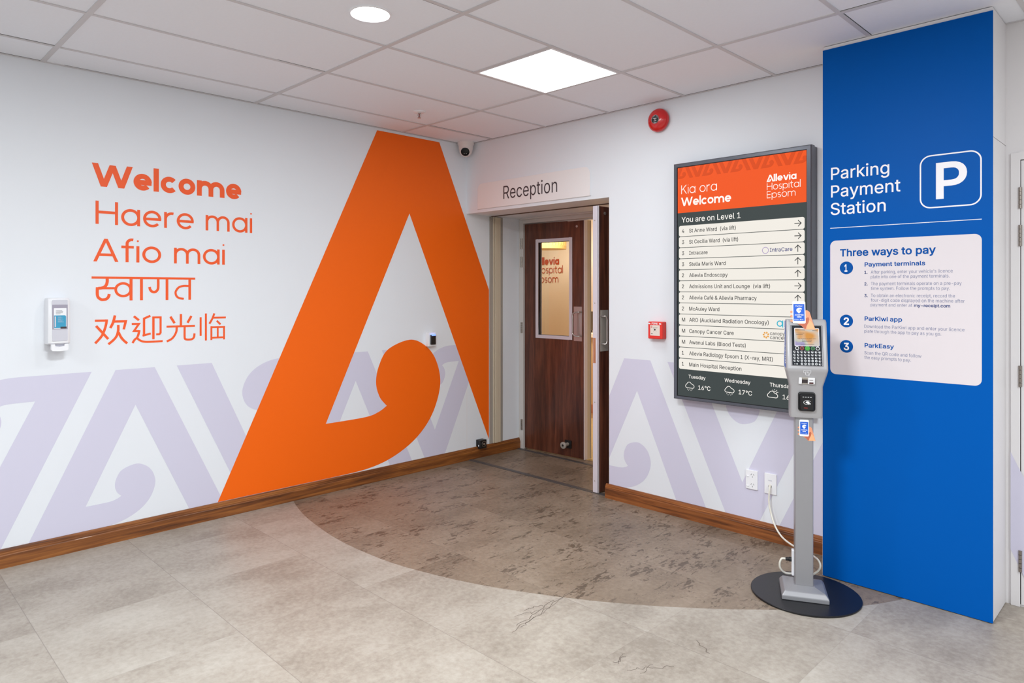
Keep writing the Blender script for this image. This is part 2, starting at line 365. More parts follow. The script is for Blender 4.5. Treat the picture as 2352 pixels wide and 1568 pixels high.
# ------------------------------------------------------------------ lettering
# outlines of a plain grotesque alphabet: {letter: [advance, [closed loop of x, y, ...]]} in thousandths
ALPHABET = {" ":[188,[]],"&":[448,[[197,-7,150,-2,110,12,78,34,54,62,39,96,34,133,37,163,47,189,85,235,140,279,216,335,237,352,255,375,262,405,258,427,245,445,226,457,201,461,168,453,145,431,137,399,145,363,169,327,204,284,438,0,364,0,171,231,121,293,87,344,78,370,75,398,79,430,91,458,109,481,134,499,165,510,200,513,235,510,266,499,290,482,308,459,320,433,324,404,315,362,291,325,256,293,154,217,110,174,100,154,97,131,100,108,109,87,124,70,143,57,166,49,193,46,223,50,251,59,301,95,321,121,336,151,346,186,349,224,408,224,405,180,397,144,371,92,345,62,333,47,305,23,271,7,234,-3]]],"(":[273,[[89,207,101,324,132,441,177,539,236,539,191,428,161,313,151,207,160,115,188,16,236,-96,177,-96,139,-21,111,55,95,131]]],")":[273,[[37,-96,86,18,113,116,122,207,112,313,82,428,37,539,97,539,142,441,173,323,184,207,178,130,161,53,134,-22,97,-96]]],",":[188,[[38,-119,68,71,137,71,84,-119]]],"-":[453,[[337,244,337,188,114,188,114,244]]],".":[188,[[95,-4,78,-1,63,9,53,24,50,41,53,59,63,73,78,83,95,87,113,83,128,73,138,59,141,41,138,24,128,9,113,-1]]],"1":[453,[[76,0,76,55,391,55,391,0],[276,509,276,0,212,0,212,448,209,448,86,358,86,427,198,509]]],"2":[453,[[64,0,64,47,234,229,282,282,311,327,320,371,317,397,308,419,293,436,273,449,224,460,196,457,172,447,153,433,139,413,130,390,127,362,66,362,71,405,86,442,111,473,143,496,182,511,225,516,268,511,306,497,337,474,361,445,376,411,381,372,371,318,336,259,267,180,153,60,153,57,389,57,389,0]]],"3":[453,[[218,-7,173,-3,133,10,98,30,70,57,52,91,44,132,109,132,115,107,126,87,144,71,165,59,219,50,275,61,297,74,315,93,325,116,329,145,326,172,316,196,299,217,275,234,242,244,201,248,157,248,157,299,288,448,288,452,70,452,70,509,372,509,372,461,211,278,211,289,264,288,308,276,344,253,371,222,387,186,393,145,387,103,370,66,344,36,309,12,266,-2]]],"4":[453,[[40,105,40,158,247,509,311,509,109,166,109,163,413,163,413,105],[282,0,282,121,282,146,282,318,343,318,343,0]]],"6":[453,[[226,-7,182,-1,142,15,109,40,84,74,69,115,64,162,68,199,80,239,137,340,252,509,322,509,151,261,145,261,165,288,196,307,235,314,278,309,316,295,346,271,370,240,384,201,389,157,384,112,368,73,343,39,310,14,271,-2],[226,48,254,52,279,63,299,79,314,101,324,128,327,157,324,187,314,213,299,235,279,251,254,262,226,265,198,262,174,252,153,235,138,214,128,188,125,158,128,128,138,102,153,79,174,63,198,52]]],"7":[453,[[97,0,323,448,323,452,62,452,62,509,391,509,391,449,165,0]]],"A":[480,[[16,0,201,509,276,509,463,0,395,0,287,302,264,372,232,478,245,478,213,371,191,302,85,0],[110,142,110,199,370,199,370,142]]],"B":[456,[[60,0,60,509,241,509,289,504,329,491,359,469,381,442,394,410,398,374,395,344,387,320,356,286,315,267,315,262,339,257,363,245,385,227,402,203,414,173,418,136,413,100,400,67,377,39,344,18,301,4,247,0],[125,57,245,57,296,63,330,80,349,105,355,137,352,161,342,184,327,203,306,218,279,228,248,231,125,231],[125,285,238,285,288,296,308,309,323,326,333,348,336,372,330,403,313,429,283,446,240,452,125,452]]],"C":[510,[[267,-7,205,1,150,25,104,63,70,115,48,179,40,254,48,329,70,393,104,445,150,484,205,508,267,516,340,504,373,490,402,471,427,447,448,418,463,385,473,348,408,348,389,395,357,428,315,449,267,456,223,450,184,432,150,403,125,364,109,314,103,254,109,194,125,145,151,105,184,76,223,59,267,53,315,60,357,81,389,114,408,160,473,160,463,124,448,91,428,62,402,38,373,19,341,5,305,-4]]],"D":[502,[[219,0,96,0,96,57,215,57,272,63,318,81,354,110,379,149,394,198,399,255,394,312,379,361,354,399,320,428,275,446,221,452,93,452,93,509,225,509,294,501,353,478,399,441,433,391,455,329,462,255,455,181,433,119,398,68,351,31,291,8],[125,509,125,0,60,0,60,509]]],"E":[419,[[60,0,60,509,372,509,372,452,125,452,125,286,355,286,355,229,125,229,125,57,375,57,375,0]]],"F":[410,[[60,0,60,509,369,509,369,452,125,452,125,278,346,278,346,221,125,221,125,0]]],"H":[517,[[60,0,60,509,125,509,125,289,392,289,392,509,457,509,457,0,392,0,392,232,125,232,125,0]]],"I":[300,[[31,0,31,57,118,57,118,452,31,452,31,509,269,509,269,452,183,452,183,57,269,57,269,0]]],"K":[467,[[104,145,104,216,139,261,174,303,212,344,364,509,448,509,231,276,228,276],[60,0,60,509,125,509,125,334,124,225,125,193,125,0],[372,0,188,259,228,309,449,0]]],"L":[393,[[60,0,60,509,125,509,125,57,361,57,361,0]]],"M":[628,[[60,0,60,509,152,509,277,187,287,159,299,123,311,84,322,49,307,49,318,83,330,121,342,158,352,187,476,509,568,509,568,0,504,0,504,291,504,327,505,369,506,413,507,457,513,457,498,409,482,363,467,322,456,291,342,0,286,0,170,291,159,321,145,361,129,408,112,457,119,457,120,416,121,372,122,328,122,291,122,0]]],"O":[533,[[267,-7,205,1,150,25,105,63,70,115,48,179,40,254,48,329,70,393,105,445,150,484,205,508,267,516,329,508,384,484,429,445,464,393,486,329,493,254,486,179,464,115,429,63,384,25,329,1],[267,53,310,59,349,76,383,105,408,144,425,194,430,254,425,314,408,365,383,404,349,433,310,450,267,456,223,450,184,433,151,404,125,364,109,314,103,254,109,194,125,144,151,105,184,76,223,59]]],"P":[445,[[60,0,60,509,235,509,289,503,332,487,366,462,390,430,404,391,409,348,404,304,390,265,366,233,332,207,289,191,235,186,109,186,109,242,233,242,269,246,297,256,318,272,333,294,342,319,344,348,342,376,333,402,318,423,297,439,268,449,232,452,125,452,125,0]]],"Q":[533,[[245,159,313,159,369,85,384,65,468,-48,401,-48,346,27,331,46],[267,-7,205,1,150,25,105,63,70,115,48,179,40,254,48,329,70,393,105,445,150,484,205,508,267,516,329,508,384,484,429,445,464,393,486,329,493,254,486,179,464,115,429,63,384,25,329,1],[267,53,310,59,349,76,383,105,408,144,425,194,430,254,425,314,408,365,383,404,349,433,310,450,267,456,223,450,184,433,151,404,125,364,109,314,103,254,109,194,125,144,151,105,184,76,223,59]]],"R":[449,[[60,0,60,509,236,509,290,504,333,489,367,465,390,433,405,395,409,352,405,309,390,271,367,240,333,217,289,203,236,198,96,198,96,255,234,255,269,258,298,267,319,281,334,300,342,324,345,352,342,380,334,405,319,425,298,440,269,449,233,452,125,452,125,0],[353,0,230,229,303,229,428,0]]],"S":[447,[[224,-9,172,-4,128,9,91,31,64,60,46,96,38,137,104,137,110,110,123,88,142,71,166,59,224,49,257,52,286,60,311,74,329,92,341,114,346,139,342,161,332,179,296,205,245,222,184,239,128,260,86,289,60,326,52,372,58,413,75,448,102,476,138,498,180,511,227,516,275,511,316,498,351,476,377,449,394,415,401,378,337,378,326,412,302,437,267,453,225,459,194,456,167,448,145,435,129,418,118,398,115,376,119,352,131,334,169,308,212,293,264,279,312,264,359,238,395,198,405,171,408,139,403,99,386,64,360,34,323,11,278,-4]]],"T":[449,[[32,452,32,509,417,509,417,452,257,452,257,0,193,0,193,452]]],"U":[517,[[259,-8,203,-2,154,15,114,43,85,80,66,124,60,173,60,509,124,509,124,178,128,144,141,113,160,87,187,68,220,56,259,52,298,56,331,68,357,87,377,113,389,144,393,178,393,509,457,509,457,173,451,124,433,80,403,43,363,15,315,-2]]],"W":[686,[[155,0,16,509,82,509,163,196,175,145,187,94,197,40,189,40,200,94,211,145,224,196,306,509,380,509,462,196,474,145,486,94,497,40,488,40,499,94,510,145,523,196,603,509,670,509,530,0,455,0,368,323,351,391,336,475,350,475,335,395,318,323,230,0]]],"X":[474,[[18,0,217,284,217,236,29,509,104,509,178,400,204,361,223,329,243,292,232,292,252,329,272,361,298,400,374,509,446,509,259,239,259,287,456,0,382,0,292,129,268,165,250,195,230,231,244,231,225,196,206,166,182,129,91,0]]],"Y":[472,[[203,0,203,208,16,509,91,509,192,344,222,292,250,230,224,230,251,293,280,344,381,509,455,509,268,208,268,0]]],"a":[389,[[160,-9,126,-5,94,5,68,22,48,45,35,73,30,108,34,138,43,161,58,179,78,193,125,211,178,220,234,227,265,235,273,243,276,255,276,257,267,297,240,322,196,331,149,322,118,301,100,274,41,291,57,322,79,346,104,364,133,375,194,384,239,379,286,360,306,343,322,320,333,290,337,251,337,0,277,0,277,52,272,52,252,25,215,1],[170,45,202,49,228,59,248,74,263,93,272,115,276,138,276,190,259,182,231,176,200,171,175,168,134,159,103,139,95,124,92,105,102,72,130,52]]],"b":[424,[[229,-8,198,-5,172,4,138,31,118,59,112,59,112,0,53,0,53,509,114,509,114,319,118,319,137,346,171,373,197,381,229,384,274,378,313,361,345,332,370,293,385,245,390,189,385,133,370,84,346,45,313,16,274,-2],[220,47,253,51,279,66,301,88,316,117,325,151,328,189,325,227,316,261,301,290,280,311,253,325,220,330,188,325,161,312,140,291,125,263,116,229,113,189,116,150,125,115,140,86,162,65,188,51]]],"c":[396,[[207,-8,159,-2,117,16,82,46,56,85,40,133,34,187,40,243,56,291,82,330,117,360,159,378,207,384,260,377,305,356,340,322,362,277,303,262,290,289,270,311,242,325,207,330,173,325,145,310,124,287,108,258,99,224,96,187,99,151,108,117,124,89,145,66,173,51,207,46,243,52,271,66,292,89,304,117,363,102,341,56,306,21,261,-1]]],"d":[424,[[195,-8,151,-2,111,16,79,45,55,84,39,133,34,189,39,245,55,293,79,332,112,361,151,378,196,384,228,381,253,373,287,346,306,319,311,319,311,509,372,509,372,0,313,0,313,59,307,59,287,31,252,4,227,-5],[205,47,236,51,263,65,284,86,299,115,309,150,312,189,309,229,300,263,284,291,263,312,237,325,205,330,172,325,145,311,124,290,108,261,99,227,96,189,99,151,109,117,124,88,145,66,172,51]]],"e":[404,[[212,-8,161,-2,117,16,82,46,56,85,40,132,34,187,39,242,55,290,81,329,115,359,157,378,205,384,266,374,294,361,319,341,341,315,357,282,368,242,371,194,371,169,75,169,75,221,338,221,310,202,307,237,298,269,283,294,263,314,237,326,205,330,173,326,146,313,125,294,109,270,99,241,96,211,96,178,100,139,110,106,128,80,151,61,179,50,212,46,254,53,285,73,306,105,365,91,353,63,335,39,311,19,283,4,249,-5]]],"f":[254,[[228,379,228,327,6,327,6,379],[81,0,81,432,84,461,96,486,113,505,135,519,187,530,222,527,243,521,227,468,215,472,195,474,171,470,154,460,145,443,142,419,142,0]]],"g":[425,[[207,-151,168,-148,134,-140,82,-110,51,-69,101,-41,122,-66,154,-88,207,-97,249,-92,282,-75,304,-47,311,-6,311,68,306,68,287,41,252,16,227,8,195,5,152,10,113,27,80,53,55,90,39,136,34,191,39,246,55,293,80,332,112,361,152,378,196,384,228,382,253,373,288,346,308,319,313,319,313,379,372,379,372,-9,367,-54,350,-90,324,-117,291,-136,251,-147],[205,59,237,63,264,75,285,95,300,121,309,154,312,193,309,231,300,264,285,291,264,312,237,325,205,330,172,325,145,312,124,290,109,262,99,229,96,193,99,155,109,123,124,96,145,76,172,63]]],"h":[410,[[114,227,114,0,53,0,53,509,114,509,114,287,102,287,124,332,152,362,187,379,227,384,264,380,295,369,321,349,341,321,353,285,357,240,357,0,296,0,296,235,290,275,273,304,246,323,210,329,184,326,161,317,141,303,126,283,117,257]]],"i":[167,[[53,0,53,379,114,379,114,0],[84,443,67,446,54,455,44,468,41,483,44,499,54,512,67,521,84,524,100,521,114,512,123,499,126,483,123,468,114,455,100,446]]],"k":[381,[[110,137,110,212,121,212,284,379,360,379,184,199,177,199],[53,0,53,509,114,509,114,0],[294,0,148,186,191,229,372,0]]],"l":[189,[[139,-2,101,3,74,20,58,47,53,84,53,509,114,509,114,99,120,62,130,54,146,52,160,53,170,54,181,3,162,-1]]],"m":[610,[[53,0,53,379,112,379,112,295,108,295,118,323,132,346,172,376,219,386,257,380,287,361,309,331,321,295,312,295,322,321,337,343,381,375,437,386,468,383,497,372,522,354,541,328,553,296,557,255,557,0,496,0,496,254,490,289,473,313,447,326,419,330,395,328,374,320,345,290,335,247,335,0,274,0,274,260,269,288,253,311,229,326,199,330,158,320,140,307,126,289,117,266,114,238,114,0]]],"n":[410,[[114,227,114,0,53,0,53,379,112,379,112,287,102,287,124,332,152,362,187,379,227,384,264,380,295,369,321,349,341,321,353,285,357,240,357,0,296,0,296,235,290,275,273,304,246,323,210,329,184,326,161,317,141,303,126,283,117,257]]],"o":[415,[[207,-8,159,-2,117,16,82,46,56,85,40,133,34,187,40,243,56,291,82,330,117,360,159,378,207,384,256,378,299,360,333,330,359,291,376,243,381,187,376,133,359,85,333,46,299,16,256,-2],[207,46,242,51,270,66,292,89,307,117,316,151,319,187,316,224,307,258,292,287,270,310,242,325,207,330,173,325,145,310,124,287,108,258,99,224,96,187,99,151,108,117,124,89,145,66,173,51]]],"p":[424,[[53,-143,53,379,112,379,112,319,118,319,137,346,171,373,197,381,229,384,274,378,313,361,345,332,370,293,385,245,390,189,385,133,370,84,346,45,313,16,274,-2,229,-8,198,-5,173,4,138,31,118,59,114,59,114,-143],[220,47,253,51,279,66,301,88,316,117,325,151,328,189,325,227,316,261,301,290,280,311,253,325,220,330,188,325,161,312,140,291,125,263,116,229,113,189,116,150,125,115,140,86,162,65,188,51]]],"r":[259,[[53,0,53,379,112,379,112,321,115,321,130,347,152,367,181,380,213,385,229,384,243,384,243,322,230,324,207,326,182,323,159,315,140,301,126,284,117,262,114,237,114,0]]],"s":[365,[[182,-8,145,-5,112,3,84,18,62,38,45,63,36,94,94,107,105,79,124,60,150,49,181,45,217,50,244,62,262,81,268,103,265,121,254,136,237,147,212,155,149,170,104,186,72,208,53,237,47,274,51,305,65,332,87,354,115,370,149,381,187,384,223,381,254,372,279,358,299,339,324,290,268,277,258,298,243,316,219,328,187,333,156,329,131,317,114,299,109,277,112,258,124,243,172,223,229,209,275,194,306,171,325,142,331,107,326,75,312,47,290,24,260,6,223,-5]]],"t":[227,[[204,379,204,327,6,327,6,379],[65,471,126,471,126,98,128,76,136,61,150,53,170,50,185,51,202,54,213,2,192,-3,168,-4,125,2,92,21,72,52,65,93]]],"u":[410,[[182,-5,146,-1,115,11,89,31,69,59,57,95,53,139,53,379,114,379,114,144,119,105,137,75,164,56,200,50,226,53,249,62,268,77,283,97,293,122,296,153,296,379,357,379,357,0,298,0,298,92,307,92,286,47,257,17,222,0]]],"v":[389,[[163,0,17,379,84,379,165,155,187,87,206,21,184,21,203,87,224,155,305,379,371,379,226,0]]],"w":[567,[[138,0,23,379,87,379,133,214,154,137,175,41,165,41,186,135,206,214,252,379,316,379,362,214,382,136,402,41,391,41,413,135,434,214,480,379,545,379,429,0,368,0,319,172,305,225,291,280,277,338,291,338,277,280,263,225,248,172,199,0]]],"y":[389,[[47,-139,61,-86,71,-87,104,-89,130,-74,151,-36,163,-1,17,379,84,379,165,155,187,87,206,21,184,21,202,87,224,155,305,379,371,379,204,-58,177,-107,139,-136,91,-145,65,-143]]],"°":[316,[[158,283,128,287,101,298,77,316,59,340,47,367,43,397,47,428,59,455,77,479,101,497,128,509,158,513,188,509,216,497,239,479,257,455,269,428,273,397,269,367,257,340,239,316,216,298,188,287],[158,334,190,343,213,366,222,397,213,430,190,453,158,462,126,453,103,430,95,397,103,366,126,343]]],"é":[404,[[212,-8,161,-2,117,16,82,46,56,85,40,132,34,187,39,242,55,290,81,329,115,359,157,378,205,384,266,374,294,361,319,341,341,315,357,282,368,242,371,194,371,169,75,169,75,221,338,221,310,202,307,237,298,269,283,294,263,314,237,326,205,330,173,326,146,313,125,294,109,270,99,241,96,211,96,178,100,139,110,106,128,80,151,61,179,50,212,46,254,53,285,73,306,105,365,91,353,63,335,39,311,19,283,4,249,-5],[177,429,225,529,293,529,227,429]]],"’":[177,[[52,318,82,509,151,509,98,318]]]}
def thicken(P, d):
    """outline moved outwards by d (loops run clockwise round the ink)"""
    P = [p for i, p in enumerate(P) if abs(p[0] - P[i - 1][0]) + abs(p[1] - P[i - 1][1]) > 0.5]
    if not d: return P
    out = []
    for i in range(len(P)):
        a, b, c = Vector(P[i - 1]), Vector(P[i]), Vector(P[(i + 1) % len(P)])
        d1, d2 = (b - a).normalized(), (c - b).normalized()
        n1, n2 = Vector((-d1.y, d1.x)), Vector((-d2.y, d2.x)); m = n1 + n2
        m = m.normalized() if m.length > 1e-4 else n1
        out.append(tuple(b + m * d * min(1 / max(m.dot(n1), 0.3), 2)))
    return out
_cache = {}
def ink_fill(loops):
    """fill crossing outlines by winding, as a printer would -> verts, faces (level trapezoids)"""
    E, ys = [], set()
    for P in loops:
        for i in range(len(P)):
            a, b = P[i - 1], P[i]; ys.add(round(a[1], 6))
            if abs(a[1] - b[1]) > 1e-7: E.append((a[0], a[1], b[0], b[1], 1) if a[1] < b[1] else (b[0], b[1], a[0], a[1], -1))
    for i in range(len(E)):
        x0, y0, x1, y1, _ = E[i]; m0 = (x1 - x0) / (y1 - y0)
        for k in range(i):
            u0, v0, u1, v1, _ = E[k]
            lo, hi = max(y0, v0), min(y1, v1)
            if hi - lo < 1e-7: continue
            m1 = (u1 - u0) / (v1 - v0)
            da = x0 + m0 * (lo - y0) - u0 - m1 * (lo - v0); db = x0 + m0 * (hi - y0) - u0 - m1 * (hi - v0)
            if da * db < 0: ys.add(round(lo + (hi - lo) * da / (da - db), 6))
    ys = sorted(ys); V, Fc = [], []
    for ya, yb in zip(ys[:-1], ys[1:]):
        if yb - ya < 2e-6: continue
        ym = (ya + yb) / 2; row = []
        for x0, y0, x1, y1, d in E:
            if y0 < ym < y1:
                m = (x1 - x0) / (y1 - y0); row.append((x0 + m * (ym - y0), x0 + m * (ya - y0), x0 + m * (yb - y0), d))
        row.sort(); w_ = 0
        for e in row:
            if w_ == 0: st = e
            w_ += e[3]
            if w_ == 0 and e[0] - st[0] > 1e-7:
                k = len(V); V += [(st[1], ya), (e[1], ya), (e[2], yb), (st[2], yb)]; Fc.append((k, k + 1, k + 2, k + 3))
    return V, Fc
def glyph(ch, off):
    if (ch, off) not in _cache:
        raw = [[(L[i], L[i + 1]) for i in range(0, len(L), 2)] for L in ALPHABET[ch][1]]
        v, f = ink_fill([[(x / 1000, y / 1000) for x, y in thicken(P, off * 1000)] for P in raw])
        _cache[(ch, off)] = (v, f)
    return _cache[(ch, off)]
def glyphs(s, off=0.0):
    V, Fc, x = [], [], 0
    for ch in s:
        v, f = glyph(ch, off); k = len(V); V += [(p[0] + x / 1000, p[1]) for p in v]; Fc += [tuple(i + k for i in q) for q in f]; x += ALPHABET[ch][0]
    return V, Fc
def capheight(off=0.0):
    v, _ = glyphs('H', off); return max(p[1] for p in v)
def text(mb, F, s, u0, base, cap, u1=None, n=0.0, off=0.0, mi=0, slope=0.0):
    v, f = glyphs(s, off); k = cap / capheight(off)
    lo, hi = min(p[0] for p in v), max(p[0] for p in v)
    kx = k if u1 is None else (u1 - u0) / (hi - lo)
    mb.flat(F, [(u0 + (p[0] - lo) * kx, base + p[1] * k) for p in v], f, n, mi)
    return u0 + (hi - lo) * kx

# geometric round letters drawn as strokes: cap height 1, x height X
X = 0.735
def arc(cx, cy, r, a0, a1, n=20, ry=None):
    return [(cx + r * math.cos(math.radians(a0 + (a1 - a0) * i / n)), cy + (ry or r) * math.sin(math.radians(a0 + (a1 - a0) * i / n))) for i in range(n + 1)]
def geo(ch, w_):
    """strokes (points, closed) and advance"""
    h = w_ / 2; r = (X - w_) / 2 + 0.01; c = X / 2; x0 = h
    cx = x0 + r; D = 2 * r + w_
    if ch == ' ': return [], 0.36
    if ch == 'o': return [(arc(cx, c, r, 0, 360, 40)[:-1], True)], D
    if ch == 'a': return [(arc(cx, c, r, 0, 360, 40)[:-1], True), ([(cx + r, 0), (cx + r, X)], False)], D
    if ch == 'p': return [(arc(cx, c, r, 0, 360, 40)[:-1], True), ([(x0, -0.27), (x0, X)], False)], D
    if ch == 'c': return [(arc(cx, c, r, 42, 318, 30), False)], D * 0.93
    if ch == 'e': return [([(cx - r, c - h * .15), (cx + r + h * 0.9, c - h * .15)], False), (arc(cx, c, r, -3, 318, 34), False)], D
    if ch in 'li': 
        st = [([(h, 0), (h, 1.06 if ch == 'l' else X)], False)]
        if ch == 'i': st.append((arc(h, 0.96, w_ * 0.36, 0, 360, 16)[:-1], 'dot'))
        return st, w_
    if ch == 'm':
        a = 0.20 + w_ * 0.15 + 0.035
        t = X - h; s = [([(x0, 0), (x0, X)], False)]
        for k in range(2):
            q = x0 + 2 * a * k
            s.append(([(q, t - a)] + arc(q + a, t - a, a, 180, 0, 16) + [(q + 2 * a, 0)], False))
        return s, 4 * a + w_
    if ch == 'r': return [([(x0, 0), (x0, X)], False), (arc(x0 + 0.27, X - h - 0.27, 0.27, 180, 75, 12), False)], 0.36 + h
    if ch == 'f':
        x = 0.16 + h
        return [([(x, 0), (x, 0.80)] + arc(x + 0.19, 0.82, 0.19, 180, 75, 10), False), ([(0, X - h), (0.42 + h, X - h)], False)], 0.40 + w_
    if ch == 't':
        x = 0.16 + h
        return [([(x, 0.98), (x, 0.20)] + arc(x + 0.19, 0.20, 0.20 - h, 180, 285, 10), False), ([(0, X - h), (0.40 + h, X - h)], False)], 0.40 + h
    if ch == 's':
        q = (X - w_) / 4; m = 0.19
        return [(arc(m + h, X - h - q, m, 40, 270, 16, q)[:-1] + arc(m + h, h + q, m, 90, -140, 16, q), False)], 2 * m + w_
    if ch == 'v': return [([(h, X), (0.29 + h, 0)], 'slant'), ([(0.58 + h, X), (0.29 + h, 0)], 'slant')], 0.58 + w_
    if ch == 'W':
        a = 0.30 + w_ * 0.18
        return [([(h, 1), (h + a, 0)], 'slant'), ([(h + 2 * a, 0.97), (h + a, 0)], 'slant'), ([(h + 2 * a, 0.97), (h + 3 * a, 0)], 'slant'), ([(h + 4 * a, 1), (h + 3 * a, 0)], 'slant')], 4 * a + w_
    if ch == 'A': return [([(h + 0.40, 1), (h, 0)], 'slant'), ([(h + 0.40, 1), (h + 0.80, 0)], 'slant'), ([(h + 0.14, 0.30), (h + 0.66, 0.30)], False)], 0.80 + w_
    if ch == 'H': return [([(h, 0), (h, 1)], False), ([(h + 0.74, 0), (h + 0.74, 1)], False), ([(h, 0.52), (h + 0.74, 0.52)], False)], 0.74 + w_
    if ch == 'K': return [([(h, 0), (h, 1)], False), ([(h + 0.60, 1), (h + 0.04, 0.42)], 'slant'), ([(h + 0.22, 0.60), (h + 0.64, 0)], 'slant')], 0.66 + w_
    if ch == 'E': return [([(h, 0), (h, 1)], False)] + [([(h, y), (h + 0.50, y)], False) for y in (h, 0.52, 1 - h)], 0.52 + w_
    raise KeyError(ch)
def geotext(mb, F, s, u0, base, cap, u1, wt, n=0.0, gap=0.115, mi=0, koru=False):
    adv = 0; parts = []
    for ch in s:
        if ch == 'A' and koru:
            parts.append(('koru', adv)); adv += 0.93 + gap; continue
        st, a = geo(ch, wt)
        for pts, closed in st: parts.append((pts, closed, adv))
        adv += a + (gap if ch not in 'Wvf ' else gap * 0.5)
    adv -= gap; kx = (u1 - u0) / adv
    letters = {}
    for q in parts:
        if q[0] == 'koru':
            fill(mb, F, [(u0 + (q[1] + 0.46 + (p[0] + 0.1) * 0.36) * kx, base + (1 - p[1] / 2.61) * cap) for p in koru_A()], n, mi); continue
        pts, closed, ax = q
        if closed == 'dot': L = [pts]
        elif closed == 'slant':
            (xa, ya), (xb, yb) = pts; hw = wt / 2 * math.hypot(xb - xa, yb - ya) / abs(yb - ya)
            L = [[(xa - hw, ya), (xb - hw, yb), (xb + hw, yb), (xa + hw, ya)]]
            if ya < yb: L = [L[0][::-1]]
        else: L = outline(pts, wt, closed)
        letters.setdefault(ax, []).extend(same_way(L))
    for ax, L in letters.items():
        v, f = ink_fill(L); mb.flat(F, [(u0 + (ax + p[0]) * kx, base + p[1] * cap) for p in v], f, n, mi)
def same_way(L):
    """turn a stroke's outline anticlockwise (a ring keeps its hole the other way)"""
    a = [sum(P[i - 1][0] * P[i][1] - P[i][0] * P[i - 1][1] for i in range(len(P))) for P in L]
    k = max(range(len(L)), key=lambda i: abs(a[i]))
    return [P if (a[i] > 0) == (i == k) else P[::-1] for i, P in enumerate(L)]
STEP = 0.00006

# the letter A with a curled koru foot; u from its axis, v down from its flat top
_ka = None
def koru_A():
    global _ka
    if _ka is None:
        foot = spline([(-0.75, 2.21), (-0.415, 2.205), (-0.295, 2.18), (-0.219, 2.141)], 8)
        curl = spline([(-0.219, 2.141), (-0.285, 2.065), (-0.318, 1.95), (-0.29, 1.82), (-0.205, 1.70), (0.0, 1.636), (0.15, 1.685),
                       (0.262, 1.80), (0.318, 1.98), (0.285, 2.155), (0.192, 2.32), (0.04, 2.455), (-0.17, 2.555), (-0.40, 2.602), (-0.70, 2.61)], 8)
        _ka = [(-0.308, 0), (-1.53, 2.61), (-0.70, 2.61)] + curl[::-1][1:] + foot[::-1][1:] + [(0, 0.62), (0.893, 2.61), (1.509, 2.61), (0.308, 0)]
    return _ka
def frieze(mb, F, centres, top, k, box, n):
    """centres: (u of axis, upright?)"""
    for c, up in centres:
        P = koru_A()
        q = [(c + p[0] * k, top - p[1] * k) for p in P] if up else [(c - p[0] * k, top - (2.61 - p[1]) * k) for p in P]
        fill(mb, F, clip(q, *box), n)

def wall_px(px, py, plane='L'):
    """the point of the left wall seen at a place of the 2352x1568 photograph, metres along and up the wall"""
    r, u = (px - 1176) / 1584, (665 - py) / 1584; s = 0.70710678
    dx, dy = r * s - s, r * s + s; t = -CX / dx
    return (CY + t * dy, H_CAM + t * u)

# ================================================================== SETTING
XR, YF = 9.0, -8.5
ARC = spline([(0.0, -1.62), (0.26, -1.70), (0.54, -1.757), (0.926, -1.80), (1.343, -1.785), (1.65, -1.724), (1.949, -1.628), (2.221, -1.503),
              (2.463, -1.368), (2.698, -1.209), (2.854, -1.085), (3.003, -0.955), (3.22, -0.735), (3.402, -0.499), (3.505, -0.30)], 5)
b = MB()
b.add([(x, y, 0) for x, y in ARC] + [(XR, -0.3, 0), (XR, YF, 0), (0, YF, 0)], [tuple(range(len(ARC) + 3))], 0)
b.add([(x, y, 0) for x, y in ARC] + [(3.505, 0.02, 0), (1.53, 0.02, 0), (1.53, 0.74, 0), (0, 0.74, 0)], [tuple(range(len(ARC) + 4))[::-1]], 1)
b.add([(3.505, -0.3, 0), (XR, -0.3, 0), (XR, 0.02, 0), (3.505, 0.02, 0)], [(0, 1, 2, 3)], 0)
b.add([(-4, 0.74, 0), (4, 0.74, 0), (4, 4.6, 0), (-4, 4.6, 0)], [(0, 1, 2, 3)], 2)
fl = b.build('floor', [M['floor'], M['floord'], M['rfloor']]); struct(fl)
bm = bmesh.new(); bm.from_mesh(fl.data)
bmesh.ops.triangulate(bm, faces=bm.faces)
for f in bm.faces:
    if f.normal.z < 0: f.normal_flip()
bm.to_mesh(fl.data); bm.free()
# fine dark veins printed and worn into two of the light tiles
def floor_px(px, py):
    d = 1584 * H_CAM / (py - 665); r = (px - 1176) / 1584 * d; s = 0.70710678
    return CX + r * s - d * s, CY + r * s + d * s
import random
vr = random.Random(7); vb = MB()
FF = Frame((0, 0, 0.0004), (1, 0, 0), (0, 1, 0), (0, 0, 1))
for (ax, ay), (bx, by), n in (((1328, 1350), (1176, 1452), 14), ((1310, 1362), (1236, 1412), 9), ((1272, 1378), (1186, 1436), 10), ((1248, 1392), (1204, 1402), 7), ((1238, 1402), (1182, 1416), 7), ((1226, 1416), (1196, 1440), 6),
                              ((1435, 1500), (1422, 1524), 6), ((1440, 1538), (1548, 1530), 14), ((1470, 1546), (1500, 1526), 5), ((1408, 1520), (1438, 1508), 5), ((1600, 1470), (1630, 1500), 6)):
    pts = []
    for i in range(n + 1):
        t = i / n; j = 0 if i in (0, n) else 1
        pts.append(floor_px(ax + (bx - ax) * t + j * vr.uniform(-5, 5), ay + (by - ay) * t + j * vr.uniform(-4, 4)))
    v, f = ribbon(pts, vr.uniform(0.0016, 0.0030)); vb.flat(FF, v, f)
vo = vb.build('vein', mat('floor_vein', (96, 84, 76), 0.6)); vo.parent = fl
for y0, y1, x0 in ((0.005, 0.045, 0.018), (0.605, 0.64, 0.018)):
    struct(MB().box((x0, y0, 0), (1.53, y1, 0.004)).build('trim_1', M['threshold']))

